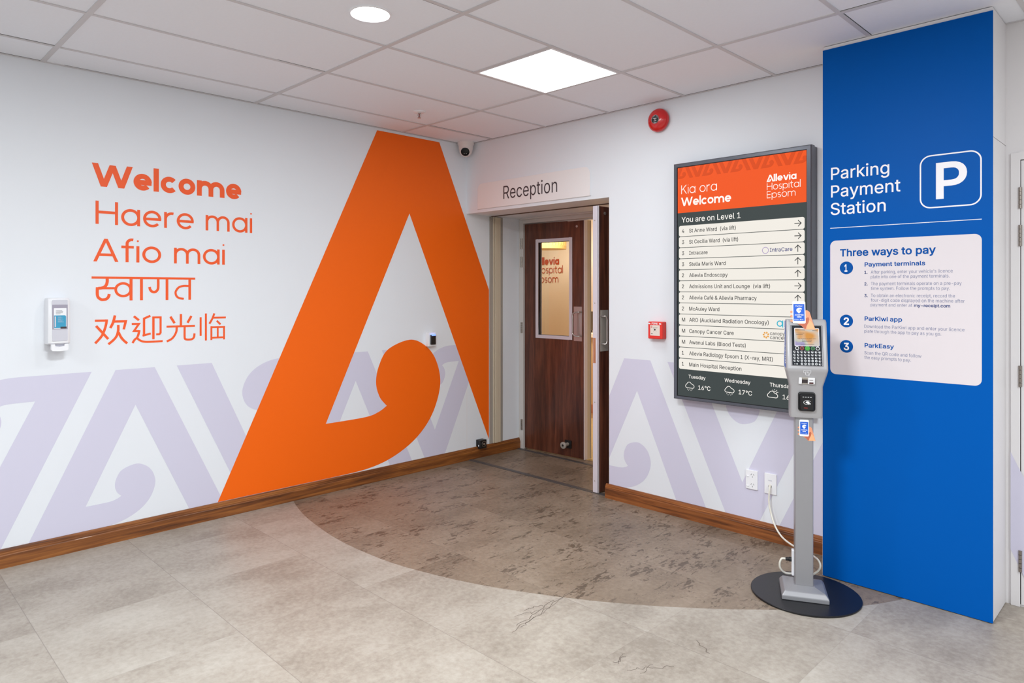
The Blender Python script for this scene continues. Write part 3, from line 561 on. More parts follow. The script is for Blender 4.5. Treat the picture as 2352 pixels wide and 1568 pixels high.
# walls
struct(MB().box((-0.12, YF, 0), (0, 0.70, CEIL + 0.05)).build('wall_left', M['wall']))
b = MB()
b.box((0, 0, 2.135), (1.532, 0.62, CEIL + 0.05)).box((1.532, 0, 0), (3.6, 0.70, CEIL + 0.05)).box((0, 0.62, 2.135), (1.532, 0.70, CEIL + 0.05))
struct(b.build('wall_back', M['wall']))
struct(MB().box((3.6, 0, 0), (XR, 0.12, CEIL + 0.05)).build('wall_right', M['wallplain']))
struct(MB().box((0.02, 0.272, 2.128), (1.52, 0.286, 2.1352)).build('trim_2', mat('soffit_slot', (92, 74, 62), 0.7)))
b = MB(); b.box((3.128, -0.296, 0.004), (3.858, 0.0, 2.70)); b.box((3.128, -0.296, 2.703), (3.858, 0, CEIL - 0.002))
b = MB(); b.box((3.130, -0.296, 0.004), (3.858, -0.0005, 2.155)); b.box((3.130, -0.296, 2.158), (3.858, -0.0005, CEIL - 0.004))
struct(b.build('wall_pillar', M['wallplain']))

# ceiling: slab and the exposed grid
struct(MB().box((-0.12, YF, CEIL), (XR, 0.02, CEIL + 0.06)).build('ceiling', M['ceil']))
GX = [0.333 + 0.6035 * k for k in range(-0, 15)]; GY = [-0.697 - 1.2015 * k for k in range(0, 7)]
b = MB(); hw = 0.0125
for x in GX: b.box((x - hw * 0.8, YF, CEIL - 0.004), (x + hw * 0.8, 0, CEIL + 0.001))
for y in GY: b.box((0, y - hw, CEIL - 0.0043), (XR, y + hw, CEIL + 0.001))
ya = -1.2945
b.box((1.54 - hw, ya - hw, CEIL - 0.0042), (2.1435 + hw, ya + hw, CEIL + 0.001))
b.box((0, -0.015, CEIL - 0.0041), (XR, 0, CEIL + 0.001)); b.box((0, YF, CEIL - 0.0041), (0.015, 0, CEIL + 0.001))
struct(b.build('trim_3', M['grid']))
# thin dark gaps where tiles sit a little proud of the bars
b = MB()
def gap(a, c): b.box((min(a[0], c[0]), min(a[1], c[1]), CEIL - 0.0006), (max(a[0], c[0]), max(a[1], c[1]), CEIL + 0.001))
g = 0.0035
gap((0.0, -0.697 + hw), (1.53, -0.697 + hw + g)); gap((0.345, -0.697), (0.345 + g, -0.02)); gap((2.158, -0.697 + hw), (2.7, -0.697 + hw + g * .8))
gap((0.343, -3.09), (0.343 + g, -8)); gap((0.015, -3.1), (0.015 + g, -8)); gap((0.02, -0.017), (3.12, -0.017 - g)); gap((0.017, -3.0), (0.017 + g * .6, -0.02))
gap((2.15, -0.705), (2.15 + g, -0.02)); gap((2.125, -1.92), (2.125 + g, -2.7)); gap((3.36, -0.69), (3.36 + g, -0.3)); gap((3.36, -0.685 - 0.025), (4.0, -0.685 - 0.025 - g))
gap((0.945, -1.886), (0.945 + g, -2.2))
struct(b.build('trim_4', M['gapdark']))

# skirting boards with a moulded top
PROF = [(0, 0), (0.022, 0), (0.022, 0.066), (0.019, 0.070), (0.019, 0.077), (0.016, 0.080), (0.016, 0.088), (0.011, 0.092), (0.009, 0.099), (0, 0.099)]
def skirting(name, F, u0, u1, m):
    b = MB(); b.loft([[F.p(u, z, n) for n, z in PROF] for u in (u0, u1)])
    o = b.build(name, m); struct(o)
    bm = bmesh.new(); bm.from_mesh(o.data); bmesh.ops.recalc_face_normals(bm, faces=bm.faces); bm.to_mesh(o.data); bm.free(); return o
skirting('baseboard_left', FL, YF, 0.655, M['base'])
skirting('baseboard_back', FB, 1.512, 3.129, M['base_x'])

# ------------------------------------------------------------------ printed wall graphics
K = 0.348
b = MB()
frieze(b, FL, [(-5.676, True), (-4.914, False), (-4.157, True), (-3.394, False), (-2.631, True), (-1.871, False), (-1.112, True), (-0.352, False)], 1.006, K, (-7, 0.0995, 0.263, 1.2), 0.0006)
tag(b.build('wall_frieze', M['lav']), 'pale lavender letter frieze printed along the foot of the left wall behind the orange letter', 'wall graphic', 'lavender wall friezes')
b = MB()
frieze(b, FB, [(1.771, True), (2.537, False), (3.296, True)], 1.000, K, (1.534, 0.0995, 3.129, 1.2), 0.0006)
tag(b.build('wall_frieze', M['lav']), 'pale lavender letter frieze printed on the wall under the directory screen', 'wall graphic', 'lavender wall friezes')
# large orange letter
b = MB(); fill(b, FL, clip([(-0.613 + p[0], 2.711 - p[1]) for p in koru_A()], -3, 0.101, 0.263, 2.72), 0.0012)
tag(b.build('wall_letter', M['orange']), 'huge orange letter A with a curled foot filling the corner end of the left wall', 'wall graphic')
# narrow white edge of the wallpaper sheet in the corner
struct(MB().box((0, 0.0, 0.0995), (0.0004, 0.0035, 2.133)).build('trim_5', M['wallplain']))

t = thing('wall_lettering', 'orange five line welcome greeting in several languages on the left wall', 'lettering', (0, -2.4, 1.15))
b = MB(); geotext(b, FL, 'Welcome', -2.860, 2.076, 0.133, -1.988, 0.225, 0.0012, 0.075); b.build('lettering_line', M['letter'], t)
b = MB(); geotext(b, FL, 'Haere mai', -2.842, 1.858, 0.134, -1.914, 0.118, 0.0012, 0.12); b.build('lettering_line', M['letter'], t)
b = MB(); geotext(b, FL, 'Afio mai', -2.853, 1.641, 0.133, -2.098, 0.118, 0.0012, 0.115); b.build('lettering_line', M['letter'], t)
def strokes(mb, items):
    L = []
    for pts, wd in items:
        if len(pts) > 3 and wd > 0: pts = spline(pts, 6)
        q = [wall_px(180 + x / 6.5333, 610 + y / 6.5333) for x, y in pts]
        L += same_way(outline(q, abs(wd) / 6.5333 * 0.00247))
    v, f = ink_fill(L); mb.flat(FL, v, f, 0.0012)
b = MB()
strokes(b, [([(197, 177), (1752, 194)], 34), ([(432, 185), (432, 240), (418, 288), (388, 320), (345, 335), (300, 338)], 44), ([(263, 338), (548, 337)], 33),
            ([(284, 325), (284, 430), (300, 477), (340, 506), (375, 509), (420, 499), (452, 465), (462, 425)], 42),
            ([(672 + 112 * math.cos(a * PI / 12), 360 - 95 * math.sin(a * PI / 12)) for a in range(25)], 38), ([(790, 185), (790, 520)], 43), ([(946, 185), (946, 518)], 43),
            ([(1197, 190), (1197, 320), (1187, 362), (1162, 388), (1132, 395), (1100, 385), (1076, 355), (1068, 318)], 40), ([(1329, 190), (1329, 515)], 42), ([(1670, 190), (1670, 511)], 42),
            ([(1655, 304), (1570, 304), (1505, 326), (1466, 375), (1458, 410), (1472, 455), (1512, 485), (1581, 497)], 34)])
b.build('lettering_line', M['letter'], t)
b = MB()
strokes(b, [([(247, 826), (443, 822)], 34), ([(426, 806), (415, 880), (385, 980), (340, 1068), (252, 1165)], 36), ([(265, 903), (448, 1100)], 36),
            ([(548, 745), (530, 820), (510, 875), (478, 935)], 38), ([(535, 837), (710, 833), (680, 955)], -36), ([(598, 888), (596, 980), (570, 1060), (520, 1120), (450, 1178)], 36),
            ([(604, 1000), (635, 1065), (680, 1120), (733, 1165)], 36),
            ([(832, 758), (908, 818)], 34), ([(800, 874), (908, 872), (834, 980), (914, 980)], -32), ([(914, 966), (905, 1015), (880, 1078), (845, 1108), (812, 1160)], 34),
            ([(880, 1085), (925, 1120), (990, 1140), (1100, 1140), (1265, 1130)], 32), ([(1080, 750), (985, 793), (985, 1045)], -34), ([(962, 1050), (1085, 1016)], 32),
            ([(1125, 762), (1125, 1102)], 36), ([(1108, 776), (1233, 774), (1233, 1005), (1215, 1027), (1166, 1030)], -32),
            ([(1538, 724), (1538, 905)], 36), ([(1380, 764), (1443, 862)], 38), ([(1695, 754), (1637, 856)], 38), ([(1322, 915), (1748, 901)], 32),
            ([(1475, 920), (1470, 985), (1440, 1050), (1395, 1100), (1325, 1136)], 34), ([(1594, 910), (1594, 1070), (1606, 1100), (1640, 1108), (1700, 1102), (1732, 1075), (1742, 1015)], 34),
            ([(1834, 773), (1834, 1052)], 33), ([(1913, 716), (1913, 1121)], 33), ([(2040, 715), (2015, 780), (1990, 830), (1965, 870)], 34), ([(2020, 780), (2212, 776)], 32),
            ([(2075, 824), (2132, 880)], 32), ([(1995, 908), (1995, 1115)], 31), ([(1982, 923), (2200, 918)], 30), ([(2185, 905), (2185, 1105)], 31), ([(2091, 920), (2091, 1072)], 30), ([(1990, 1081), (2190, 1071)], 30)])
b.build('lettering_line', M['letter'], t)

# ================================================================== DOORWAY
b = MB()   # shutter guide on the recess side of the left wall
guide = thing('shutter_guide', 'tall cream and grey metal shutter guide on the wall beside the wooden doors', 'guide rail', (0, 0.34, 0.1))
MB().box((0, 0.268, 0.1), (0.012, 0.302, 2.130)).build('flange', M['steeldark'], guide)
MB().box((0, 0.394, 0.1), (0.012, 0.424, 2.130)).build('flange', M['steeldark'], guide)
b = MB().box((0, 0.302, 0.1), (0.020, 0.316, 2.130)).box((0, 0.316, 0.1), (0.010, 0.322, 2.130)).box((0, 0.322, 0.1), (0.024, 0.358, 2.130)).box((0, 0.358, 0.1), (0.010, 0.362, 2.130)).box((0, 0.362, 0.1), (0.018, 0.394, 2.130))
lab(b.build('channel', M['cream'], guide, bevel=0.002), 'cream channel')
for z in (0.5, 1.0, 1.45, 2.10):
    for y_, z_ in ((0.284, z), (0.408, z - .12)): MB().lathe((0.012, y_, z_), (1, 0, 0), [(0.005, 0), (0.004, 0.003)], 10).build('screw', M['steeldark'], guide)

# frame round both leaves
b = MB().box((0.002, 0.645, 0), (0.058, 0.70, 2.128)).box((1.470, 0.645, 0), (1.530, 0.70, 2.128)).box((0.058, 0.645, 2.090), (1.470, 0.70, 2.128)).box((0.058, 0.69, 2.078), (1.47, 0.70, 2.09))
b.box((0.058, 0.60, 2.122), (1.47, 0.645, 2.1345))
struct(b.build('door_frame', M['frame'], bevel=0.002))

def leaf_frame(ang, hinge, s): # a frame whose u runs from the hinge along the leaf, n out towards the lobby
    c, d = math.cos(ang), math.sin(ang)
    return Frame((hinge[0], hinge[1], 0), (c, d, 0), (0, 0, 1), (d * s, -c * s, 0))

def pull(mb, F, u_in, u_out, z0, z1, n, r=0.006, reach=0.042):
    mb.tube(spline([tuple(F.p(u_in, z0, n)), tuple(F.p(u_in, z0, n + reach * 0.55)), tuple(F.p((u_in + u_out) / 2, z0, n + reach * .9)), tuple(F.p(u_out, z0 + 0.02, n + reach)), tuple(F.p(u_out, z0 + 0.05, n + reach)),
                    tuple(F.p(u_out, z1 - 0.05, n + reach)), tuple(F.p(u_out, z1 - 0.02, n + reach)), tuple(F.p((u_in + u_out) / 2, z1, n + reach * .9)), tuple(F.p(u_in, z1, n + reach * 0.55)), tuple(F.p(u_in, z1, n))], 5), r, 10)

# closed leaf with the glazed panel, a touch ajar
D1 = bpy.data.objects.new('door_1', None); COL.objects.link(D1); D1.location = (0.062, 0.664, 0); struct(D1); lab(D1, 'dark brown wooden door leaf with tall glass panel, nearly shut')
F1 = leaf_frame(math.radians(3.0), (0.062, 0.664), 1)
W1, T1, ZT = 0.675, 0.046, 2.083
gu0, gu1, gz0, gz1 = 0.163, 0.520, 1.068, 1.907   # clear opening of the pane
b = MB()
b.fbox(F1, 0, gu0, 0.012, ZT, -T1, 0); b.fbox(F1, gu1, W1, 0.012, ZT, -T1, 0); b.fbox(F1, gu0, gu1, 0.012, gz0, -T1, 0); b.fbox(F1, gu0, gu1, gz1, ZT, -T1, 0)
b.build('leaf', M['door'], D1)
b = MB()
for u0, u1, v0, v1 in ((gu0 - 0.03, gu0, gz0 - 0.03, gz1 + 0.03), (gu1, gu1 + 0.03, gz0 - 0.03, gz1 + 0.03), (gu0, gu1, gz0 - 0.03, gz0), (gu0, gu1, gz1, gz1 + 0.03)):
    b.fbox(F1, u0, u1, v0, v1, -T1 - 0.004, 0.006)
b.build('pane_frame', M['alulight'], D1, bevel=0.0015)
b = MB().fbox(F1, gu0, gu1, gz0, gz1, -0.026, -0.022); b.build('pane', M['glass'], D1)
b = MB().fbox(F1, gu0, gu0 + 0.007, gz0, gz1, -0.022, -0.012); b.build('gasket', M['black'], D1)
lab(MB().fbox(F1, W1, W1 + 0.006, 0.006, ZT, -T1 - 0.004, 0.002).build('edge_strip', M['alulight'], D1), 'pale metal edge strip')
b = MB().fbox(F1, W1 + 0.0005, W1 + 0.0065, 0.006, ZT, -T1 - 0.034, -T1 + 0.004); lab(b.build('meeting_stile', M['cream'], D1), 'cream edge')
lab(MB().fbox(F1, W1 + 0.001, W1 + 0.008, 0.006, ZT, -T1 - 0.050, -T1 - 0.034).build('brush_seal', M['steeldark'], D1), 'grey brush seal')
pl = MB().fbox(F1, W1 - 0.108, W1 - 0.020, 1.030, 1.330, 0, 0.002).build('handle_plate', M['steel'], D1)
b = MB(); pull(b, F1, W1 - 0.028, W1 - 0.090, 1.075, 1.283, 0.002); b.build('pull_handle', M['steel'], D1, smooth=True)
b = MB().lathe(F1.p(W1 - 0.075, 2.03, 0), F1.N, [(0.011, 0), (0.011, 0.004), (0.006, 0.005)], 16); b.build('bolt', M['steel'], D1, smooth=True)
st = MB().fbox(F1, 0.475, 0.545, 0.085, 0.155, 0, 0.012).build('stop_plate', M['black'], D1, bevel=0.003)
b = MB().lathe(F1.p(0.508, 0.12, 0.012), F1.N, [(0.016, 0), (0.014, 0.05), (0.028, 0.052), (0.030, 0.058), (0.030, 0.068), (0.026, 0.071)], 24)
b.build('door_stop', M['steeldark'], D1, smooth=True)
b = MB().lathe(F1.p(0.508, 0.12, 0.083), F1.N, [(0.011, -0.001), (0.010, 0.001)], 16); b.build('stop_face', M['black'], D1)
for z in (1.905, 1.735, 1.125, 0.225):
    b = MB()
    for i in range(5): b.lathe((0.040, 0.643, z - 0.05 + 0.02 * i), (0, 0, 1), [(0.0095, 0.001), (0.0095, 0.019)], 12)
    b.build('hinge', M['hinge'], D1, smooth=True)

# leaf standing open against the right side of the recess
D2 = bpy.data.objects.new('door_2', None); COL.objects.link(D2); D2.location = (1.42, 0.66, 0); struct(D2); lab(D2, 'dark brown wooden door leaf standing open, seen almost edge on')
FO = Frame((1.424, 0.652, 0), (0.006, -1, 0), (0, 0, 1), (1, 0.006, 0))     # n points to +x, the face seen
W2 = 0.640
MB().fbox(FO, 0, W2 - 0.008, 0.012, 2.083, -0.046, 0).build('leaf', M['door'], D2)
b = MB(); b.fbox(FO, W2 - 0.008, W2 + 0.002, 0.006, 2.086, -0.050, -0.012); lab(b.build('edge_strip', M['alulight'], D2, bevel=0.002), 'pale metal edge strip')
b = MB(); b.fbox(FO, W2 - 0.010, W2 - 0.002, 0.006, 2.088, -0.012, 0.001); lab(b.build('edge_strip', M['alu'], D2, bevel=0.002), 'grey metal edge')
lab(MB().fbox(FO, W2, W2 + 0.0026, 0.945, 1.128, -0.046, -0.024).build('latch_recess', M['door_raw'], D2), 'bare wood latch recess')
for z in (0.09, 0.66, 1.38, 1.98): MB().lathe(FO.p(W2 + 0.002, z, -0.032), FO.U, [(0.005, 0), (0.003, 0.002)], 10).build('screw', M['steeldark'], D2)
MB().fbox(FO, W2 - 0.115, W2 - 0.022, 1.030, 1.330, 0, 0.002).build('handle_plate', M['steeldark'], D2)
b = MB(); pull(b, FO, W2 - 0.028, W2 - 0.046, 1.085, 1.285, 0.002, 0.006, 0.042); b.build('pull_handle', M['steel'], D2, smooth=True)
b = MB().lathe(FO.p(W2 - 0.075, 2.035, 0), FO.N, [(0.012, 0), (0.012, 0.005), (0.006, 0.006)], 16); b.build('bolt', M['steel'], D2, smooth=True)

# ------------------------------------------------------------------ reception room beyond
b = MB().box((-4, 3.0, 0), (0.8, 3.1, 2.7)).box((-4.1, 0.7, 0), (-4, 3.1, 2.7)).box((-4, 0.62, 0), (-0.12, 0.70, 2.7)).box((2.0, 0.7, 0), (2.1, 4.6, 2.7)).box((0.8, 3.1, 0), (2.0, 4.6, 2.7))
struct(b.build('wall_reception', M['clear']))
struct(MB().box((-4.1, 0.7, 2.65), (2.1, 4.6, 2.72)).build('ceiling_reception', M['ceil']))
FR = Frame((0, 3.0, 0), (1, 0, 0), (0, 0, 1), (0, -1, 0))
t = thing('sign_lettering', 'orange raised hospital name on the cream wall seen through the door glass', 'lettering', (-1.7, 3.0, 1.57))
b = MB(); geotext(b, FR, 'Allevia', -1.955, 1.815, 0.098, -1.545, 0.24, 0.012, 0.05, koru=True); b.build('lettering_line', M['bronze'], t)
b = MB(); geotext(b, FR, 'Hospital', -1.955, 1.700, 0.098, -1.479, 0.10, 0.012, 0.11); b.build('lettering_line', M['bronze'], t)
b = MB(); geotext(b, FR, 'Epsom', -1.955, 1.574, 0.098, -1.560, 0.10, 0.012, 0.11); b.build('lettering_line', M['bronze'], t)
t = thing('pendant_light', 'ribbed gold drum pendant glowing behind the door glass', 'lamp', (-0.86, 2.0, 1.93))
b = MB(); n = 72
for z0, z1, r in ((1.985, 2.20, 0.215),):
    rings = []
    for z in (z0, z1): rings.append([Vector((-0.86 + (r + (0.004 if i % 2 else 0)) * math.cos(2 * PI * i / n), 2.0 + (r + (0.004 if i % 2 else 0)) * math.sin(2 * PI * i / n), z)) for i in range(n)])
    b.loft(rings, False)
b.build('lamp_shade', M['gold'], t)
b = MB().lathe((-0.86, 2.0, 1.945), (0, 0, 1), [(0.205, 0.0), (0.218, 0.002), (0.218, 0.040), (0.205, 0.042)], 48); b.build('rim', M['gold'], t, smooth=True)
b = MB().lathe((-0.86, 2.0, 2.2), (0, 0, 1), [(0.205, 0), (0.205, 0.01)], 32); b.build('diffuser', emit('pendant_glow', (255, 222, 140), 3.0), t)
MB().box((-0.865, 1.995, 2.2), (-0.855, 2.005, 2.65)).build('stem', M['gold'], t)
t = thing('reception_desk', 'pale timber counter glimpsed through the gap between the door leaves', 'desk', (-0.6, 2.5, 0))
MB().box((-0.74, 2.3, 0), (0.3, 2.85, 0.93)).build('body', M['desk'], t); MB().box((-0.76, 2.27, 0.93), (0.32, 2.88, 0.97)).build('worktop', M['clear'], t)
MB().box((-0.74, 2.295, 0.06), (0.3, 2.30, 0.16)).build('plinth', M['door_raw'], t)
t = thing('monitor', 'dark screen standing on the counter seen in the gap between the doors', 'monitor', (-0.62, 2.5, 0.97))
MB().box((-0.80, 2.48, 1.0), (-0.25, 2.51, 1.22)).build('screen', mat('monitor_back', (78, 62, 44), 0.5), t); MB().box((-0.70, 2.47, 0.97), (-0.62, 2.53, 1.05)).build('stand', M['black'], t)

# ------------------------------------------------------------------ white door at the right edge
D3 = bpy.data.objects.new('door_3', None); COL.objects.link(D3); D3.location = (3.9, 0, 0); struct(D3); lab(D3, 'white painted door at the right edge of the picture')
b = MB().box((3.878, -0.012, 0), (3.9135, 0, 2.118)).box((3.9135, -0.012, 2.083), (4.9, 0, 2.118)); b.build('frame', M['wallplain'], D3, bevel=0.002)
MB().box((3.9175, -0.008, 0.012), (4.84, -0.0005, 2.079)).build('leaf', M['wallplain'], D3)
MB().box((3.9135, -0.003, 0.012), (3.9175, -0.0005, 2.083)).box((3.9175, -0.003, 2.079), (4.84, -0.0005, 2.083)).build('joint', M['gapdark'], D3)
for z in (1.905, 1.73, 1.075, 0.215):
    b = MB()
    for i in range(5): b.lathe((3.9150, -0.015, z - 0.05 + 0.02 * i), (0, 0, 1), [(0.007, 0.001), (0.007, 0.019)], 12)
    b.build('hinge', M['hinge'], D3, smooth=True)
b = MB(); frieze(b, FB, [(4.062, False), (4.82, True)], 1.000, K, (3.878, 0.085, 4.9, 1.2), 0.0125)
b.build('printed_pattern', M['lav'], D3)

# ================================================================== RECEPTION SIGN, FIRE GEAR, SOCKETS
t = thing('reception_sign', 'cream sign reading Reception above the doorway', 'sign', (0.75, 0, 2.16))
MB().slab(FB, rrect(0.146, 2.163, 1.363, 2.378, 0.055, 8, '1100'), 0.001, 0.006).build('board', M['signcream'], t, bevel=0.001)
b = MB(); text(b, FB, 'Reception', 0.462, 2.221, 0.106, 1.048, 0.0064); b.build('lettering', M['ink'], t)
b = MB().fbox(FB, 0.146, 1.37, 2.1605, 2.163, 0.001, 0.0066); b.build('lip', M['frame'], t)

t = thing('alarm_bell', 'round red alarm bell high on the wall above the directory screen', 'bell', (1.96, 0, 2.60))
bc = (1.955, 0, 2.605)
lab(MB().lathe(bc, (0, -1, 0), [(0.055, 0.0), (0.055, 0.022)], 32).build('back_plate', M['steeldark'], t, smooth=True), 'grey mounting plate')
b = MB().lathe(bc, (0, -1, 0), [(0.072, 0.012), (0.077, 0.013), (0.078, 0.018), (0.076, 0.030), (0.069, 0.042), (0.056, 0.052), (0.040, 0.058), (0.026, 0.060), (0.0, 0.060)], 56); b.build('gong', M['red'], t, smooth=True)
FBell = Frame((bc[0], -0.0605, bc[2]), (1, 0, 0), (0, 0, 1), (0, -1, 0))
lb = MB().lathe((bc[0], -0.0600, bc[2]), (0, -1, 0), [(0.029, 0), (0.029, 0.0016), (0.0, 0.0016)], 32).build('label', M['black'], t)
b = MB()
for s_, a in zip('ALARM BELL', [158, 143, 128, 113, 96, 80, 66, 50, 35, 20]):
    if s_ == ' ': continue
    v, f = glyphs(s_, 0.02); mx = (max(p[0] for p in v) + min(p[0] for p in v)) / 2; ph = math.radians(a - 90); k = 0.0078
    q = []
    for p in v:
        x, y = (p[0] - mx) * k, 0.0205 + p[1] * k
        q.append((x * math.cos(ph) - y * math.sin(ph), x * math.sin(ph) + y * math.cos(ph)))
    b.flat(FBell, q, f, 0.0014)
ring(b, FBell, circ(0, 0, 0.0285, 40), circ(0, 0, 0.0276, 40), 0.0014)
for a in (250, 262, 275, 288): b.poly(FBell, circ(0.0235 * math.cos(math.radians(a)), 0.0235 * math.sin(math.radians(a)), 0.0022, 8), 0.0014)
b.poly(FBell, rect(-0.013, 0.004, 0.013, 0.0075), 0.0014); b.poly(FBell, rect(-0.010, -0.012, 0.010, -0.009), 0.0014)
b.build('lettering', M['white'], t)
b = MB().lathe((bc[0], -0.0616, bc[2]), (0, -1, 0), [(0.005, 0), (0.0045, 0.003), (0.002, 0.004)], 16); b.build('bolt', M['steel'], t, smooth=True)

t = thing('fire_call_point', 'small square red fire call point left of the directory screen', 'fire alarm', (1.95, 0, 1.15))
cu, cv = 1.948, 1.207
MB().fbox(FB, cu - 0.056, cu + 0.056, cv - 0.056, cv + 0.058, 0.0, 0.050).build('case', M['redbox'], t, bevel=0.006, seg=3)
lab(MB().slab(FB, rrect(cu - 0.037, cv - 0.034, cu + 0.037, cv + 0.036, 0.002), 0.050, 0.0512).build('insert', mat('insert_cream', (226, 214, 204), 0.4), t), 'cream break panel')
b = MB(); text(b, FB, 'FIRE', cu - 0.026, cv + 0.0405, 0.0115, cu + 0.021, 0.0508, 0.02)
for s_ in (-1, 1):
    x = cu + 0.0415 * s_ - 0.002
    b.poly(FB, [(x - 0.008, cv + 0.041), (x + 0.008, cv + 0.041), (x + 0.008, cv + 0.0465), (x, cv + 0.050), (x - 0.008, cv + 0.0505)], 0.0508)
b.build('lettering', M['white'], t)
b = MB().poly(FB, circ(cu - 0.001, cv + 0.006, 0.0065, 14), 0.0516).poly(FB, rect(cu - 0.030, cv - 0.024, cu - 0.018, cv - 0.020), 0.0516).poly(FB, rect(cu - 0.012, cv + 0.020, cu + 0.022, cv + 0.0215), 0.0516).poly(FB, rect(cu - 0.030, cv + 0.030, cu - 0.020, cv + 0.032), 0.0516)
for a in (45, 135, 225, 315):
    c_, s_ = math.cos(math.radians(a)), math.sin(math.radians(a))
    b.poly(FB, [(cu - 0.001 + c_ * 0.012 - s_ * 0.002, cv + 0.006 + s_ * 0.012 + c_ * 0.002), (cu - 0.001 + c_ * 0.012 + s_ * 0.002, cv + 0.006 + s_ * 0.012 - c_ * 0.002), (cu - 0.001 + c_ * 0.018, cv + 0.006 + s_ * 0.018)], 0.0516)
b.build('print', M['ink'], t)
MB().poly(FB, circ(cu - 0.026, cv + 0.022, 0.006, 14), 0.0516).build('red_mark', mat('pink_print', (214, 130, 128), 0.5), t)

def plate(name, label, u0, v0, u1, v1):
    t = thing(name, label, 'socket', ((u0 + u1) / 2, 0, v0))
    MB().slab(FB, rrect(u0, v0, u1, v1, 0.004), 0, 0.010).build('face_plate', M['plastic'], t, bevel=0.0025)
    return t
t = plate('power_socket', 'white double power socket low on the wall under the directory screen', 2.563, 0.279, 2.637, 0.394)
for dz in (0, -0.058):
    z = 0.364 + dz; b = MB()
    for cx_, a in ((2.598, 30), (2.614, -30)):
        v, f = ribbon([(cx_ - 0.006 * math.sin(math.radians(a)) * 0.6, z + 0.004 - 0.004), (cx_ + 0.006 * math.sin(math.radians(a)) * 0.6, z + 0.009)], 0.0025); b.flat(FB, v, f, 0.0104)
    v, f = ribbon([(2.606, z - 0.013), (2.606, z - 0.005)], 0.0025); b.flat(FB, v, f, 0.0104); b.build('pin_slot', M['ink'], t)
for dz in (0, -0.058): MB().fbox(FB, 2.569, 2.585, 0.352 + dz, 0.360 + dz, 0.010, 0.0135).build('switch', M['plastic'], t, bevel=0.0015)
t = plate('cable_outlet', 'white wall plate with a cable coming out of it beside the kiosk post', 2.680, 0.274, 2.753, 0.395)
MB().fbox(FB, 2.705, 2.727, 0.352, 0.357, 0.010, 0.0115).build('badge', M['plastic2'], t)
ob = (2.716, 0.0, 0.321)
b = MB().lathe((ob[0], -0.010, ob[2]), (0, -1, 0), [(0.009, 0), (0.009, 0.004), (0.006, 0.005)], 20); b.build('grommet', M['steeldark'], t, smooth=True)

# ================================================================== DIRECTORY SCREEN
t = thing('directory_screen', 'tall wall screen listing hospital wards floor by floor beside the blue pillar', 'screen', (2.55, 0, 0.78))
u0, u1, v0, v1 = 2.113, 2.987, 0.780, 2.282
d0, d1, dz0, dz1 = 2.1415, 2.9575, 0.8035, 2.2545
b = MB(); b.fbox(FB, u0 + 0.012, u1 - 0.004, v0 + 0.010, v1 - 0.004, 0.0, 0.055)
b.build('case', M['frame_grey'], t)
b = MB()
outer, mid, inn = rect(u0, v0, u1, v1), rect(d0 - 0.004, dz0 - 0.004, d1 + 0.004, dz1 + 0.004), rect(d0, dz0, d1, dz1)
b.loft([[FB.p(u, v, 0.045) for u, v in outer], [FB.p(u, v, 0.086) for u, v in outer]], False)
b.loft([[FB.p(u, v, 0.086) for u, v in outer], [FB.p(u, v, 0.091) for u, v in rect(u0 + 0.005, v0 + 0.005, u1 - 0.005, v1 - 0.005)], [FB.p(u, v, 0.090) for u, v in mid], [FB.p(u, v, 0.083) for u, v in mid]], False)
b.loft([[FB.p(u, v, 0.045) for u, v in outer], [FB.p(u, v, 0.045) for u, v in rect(u0 + 0.03, v0 + 0.03, u1 - 0.03, v1 - 0.03)]], False)
b.build('frame', M['frame_grey'], t, smooth=True)
MB().fbox(FB, d0 - 0.005, d1 + 0.005, dz0 - 0.005, dz1 + 0.005, 0.056, 0.0830).build('bezel', M['black'], t)
sc = MB().fbox(FB, d0, d1, dz0, dz1, 0.083, 0.0845).build('display', E_['bg'], t)
b = MB().poly(FB, rect(d0, 1.966, d1, dz1), 0.0849); hd = b.build('header_band', E_['orange'], t)
b = MB(); frieze(b, FB, [(2.187 + 0.1905 * k / 2, k % 2 == 0) for k in range(-1, 10)], 2.297, 0.0434, (d0, 2.1, d1, dz1), 0.0852); b.build('header_pattern', E_['orange2'], t)
b = MB(); nS = 0.0855
geotext(b, FB, 'Kia ora', 2.167, 2.086, 0.056, 2.415, 0.085, nS, 0.12)
b.build('greeting', E_['white'], t); b = MB()
geotext(b, FB, 'Welcome', 2.166, 2.009, 0.054, 2.508, 0.19, nS, 0.07)
b.build('greeting', E_['white'], t); b = MB()
geotext(b, FB, 'Allevia', 2.730, 2.101, 0.040, 2.902, 0.20, nS, 0.06, koru=True)
b.build('hospital_name', E_['white'], t); b = MB()
geotext(b, FB, 'Hospital', 2.730, 2.054, 0.040, 2.925, 0.085, nS, 0.11)
b.build('hospital_name', E_['white'], t); b = MB()
geotext(b, FB, 'Epsom', 2.730, 2.007, 0.040, 2.897, 0.085, nS, 0.10)
b.build('hospital_name', E_['white'], t); b = MB()
text(b, FB, 'You are on Level 1', 2.169, 1.905, 0.034, 2.568, nS, 0.005); b.build('level_line', E_['white'], t)
RT = [1.884 - 0.0703 * k for k in range(14)]
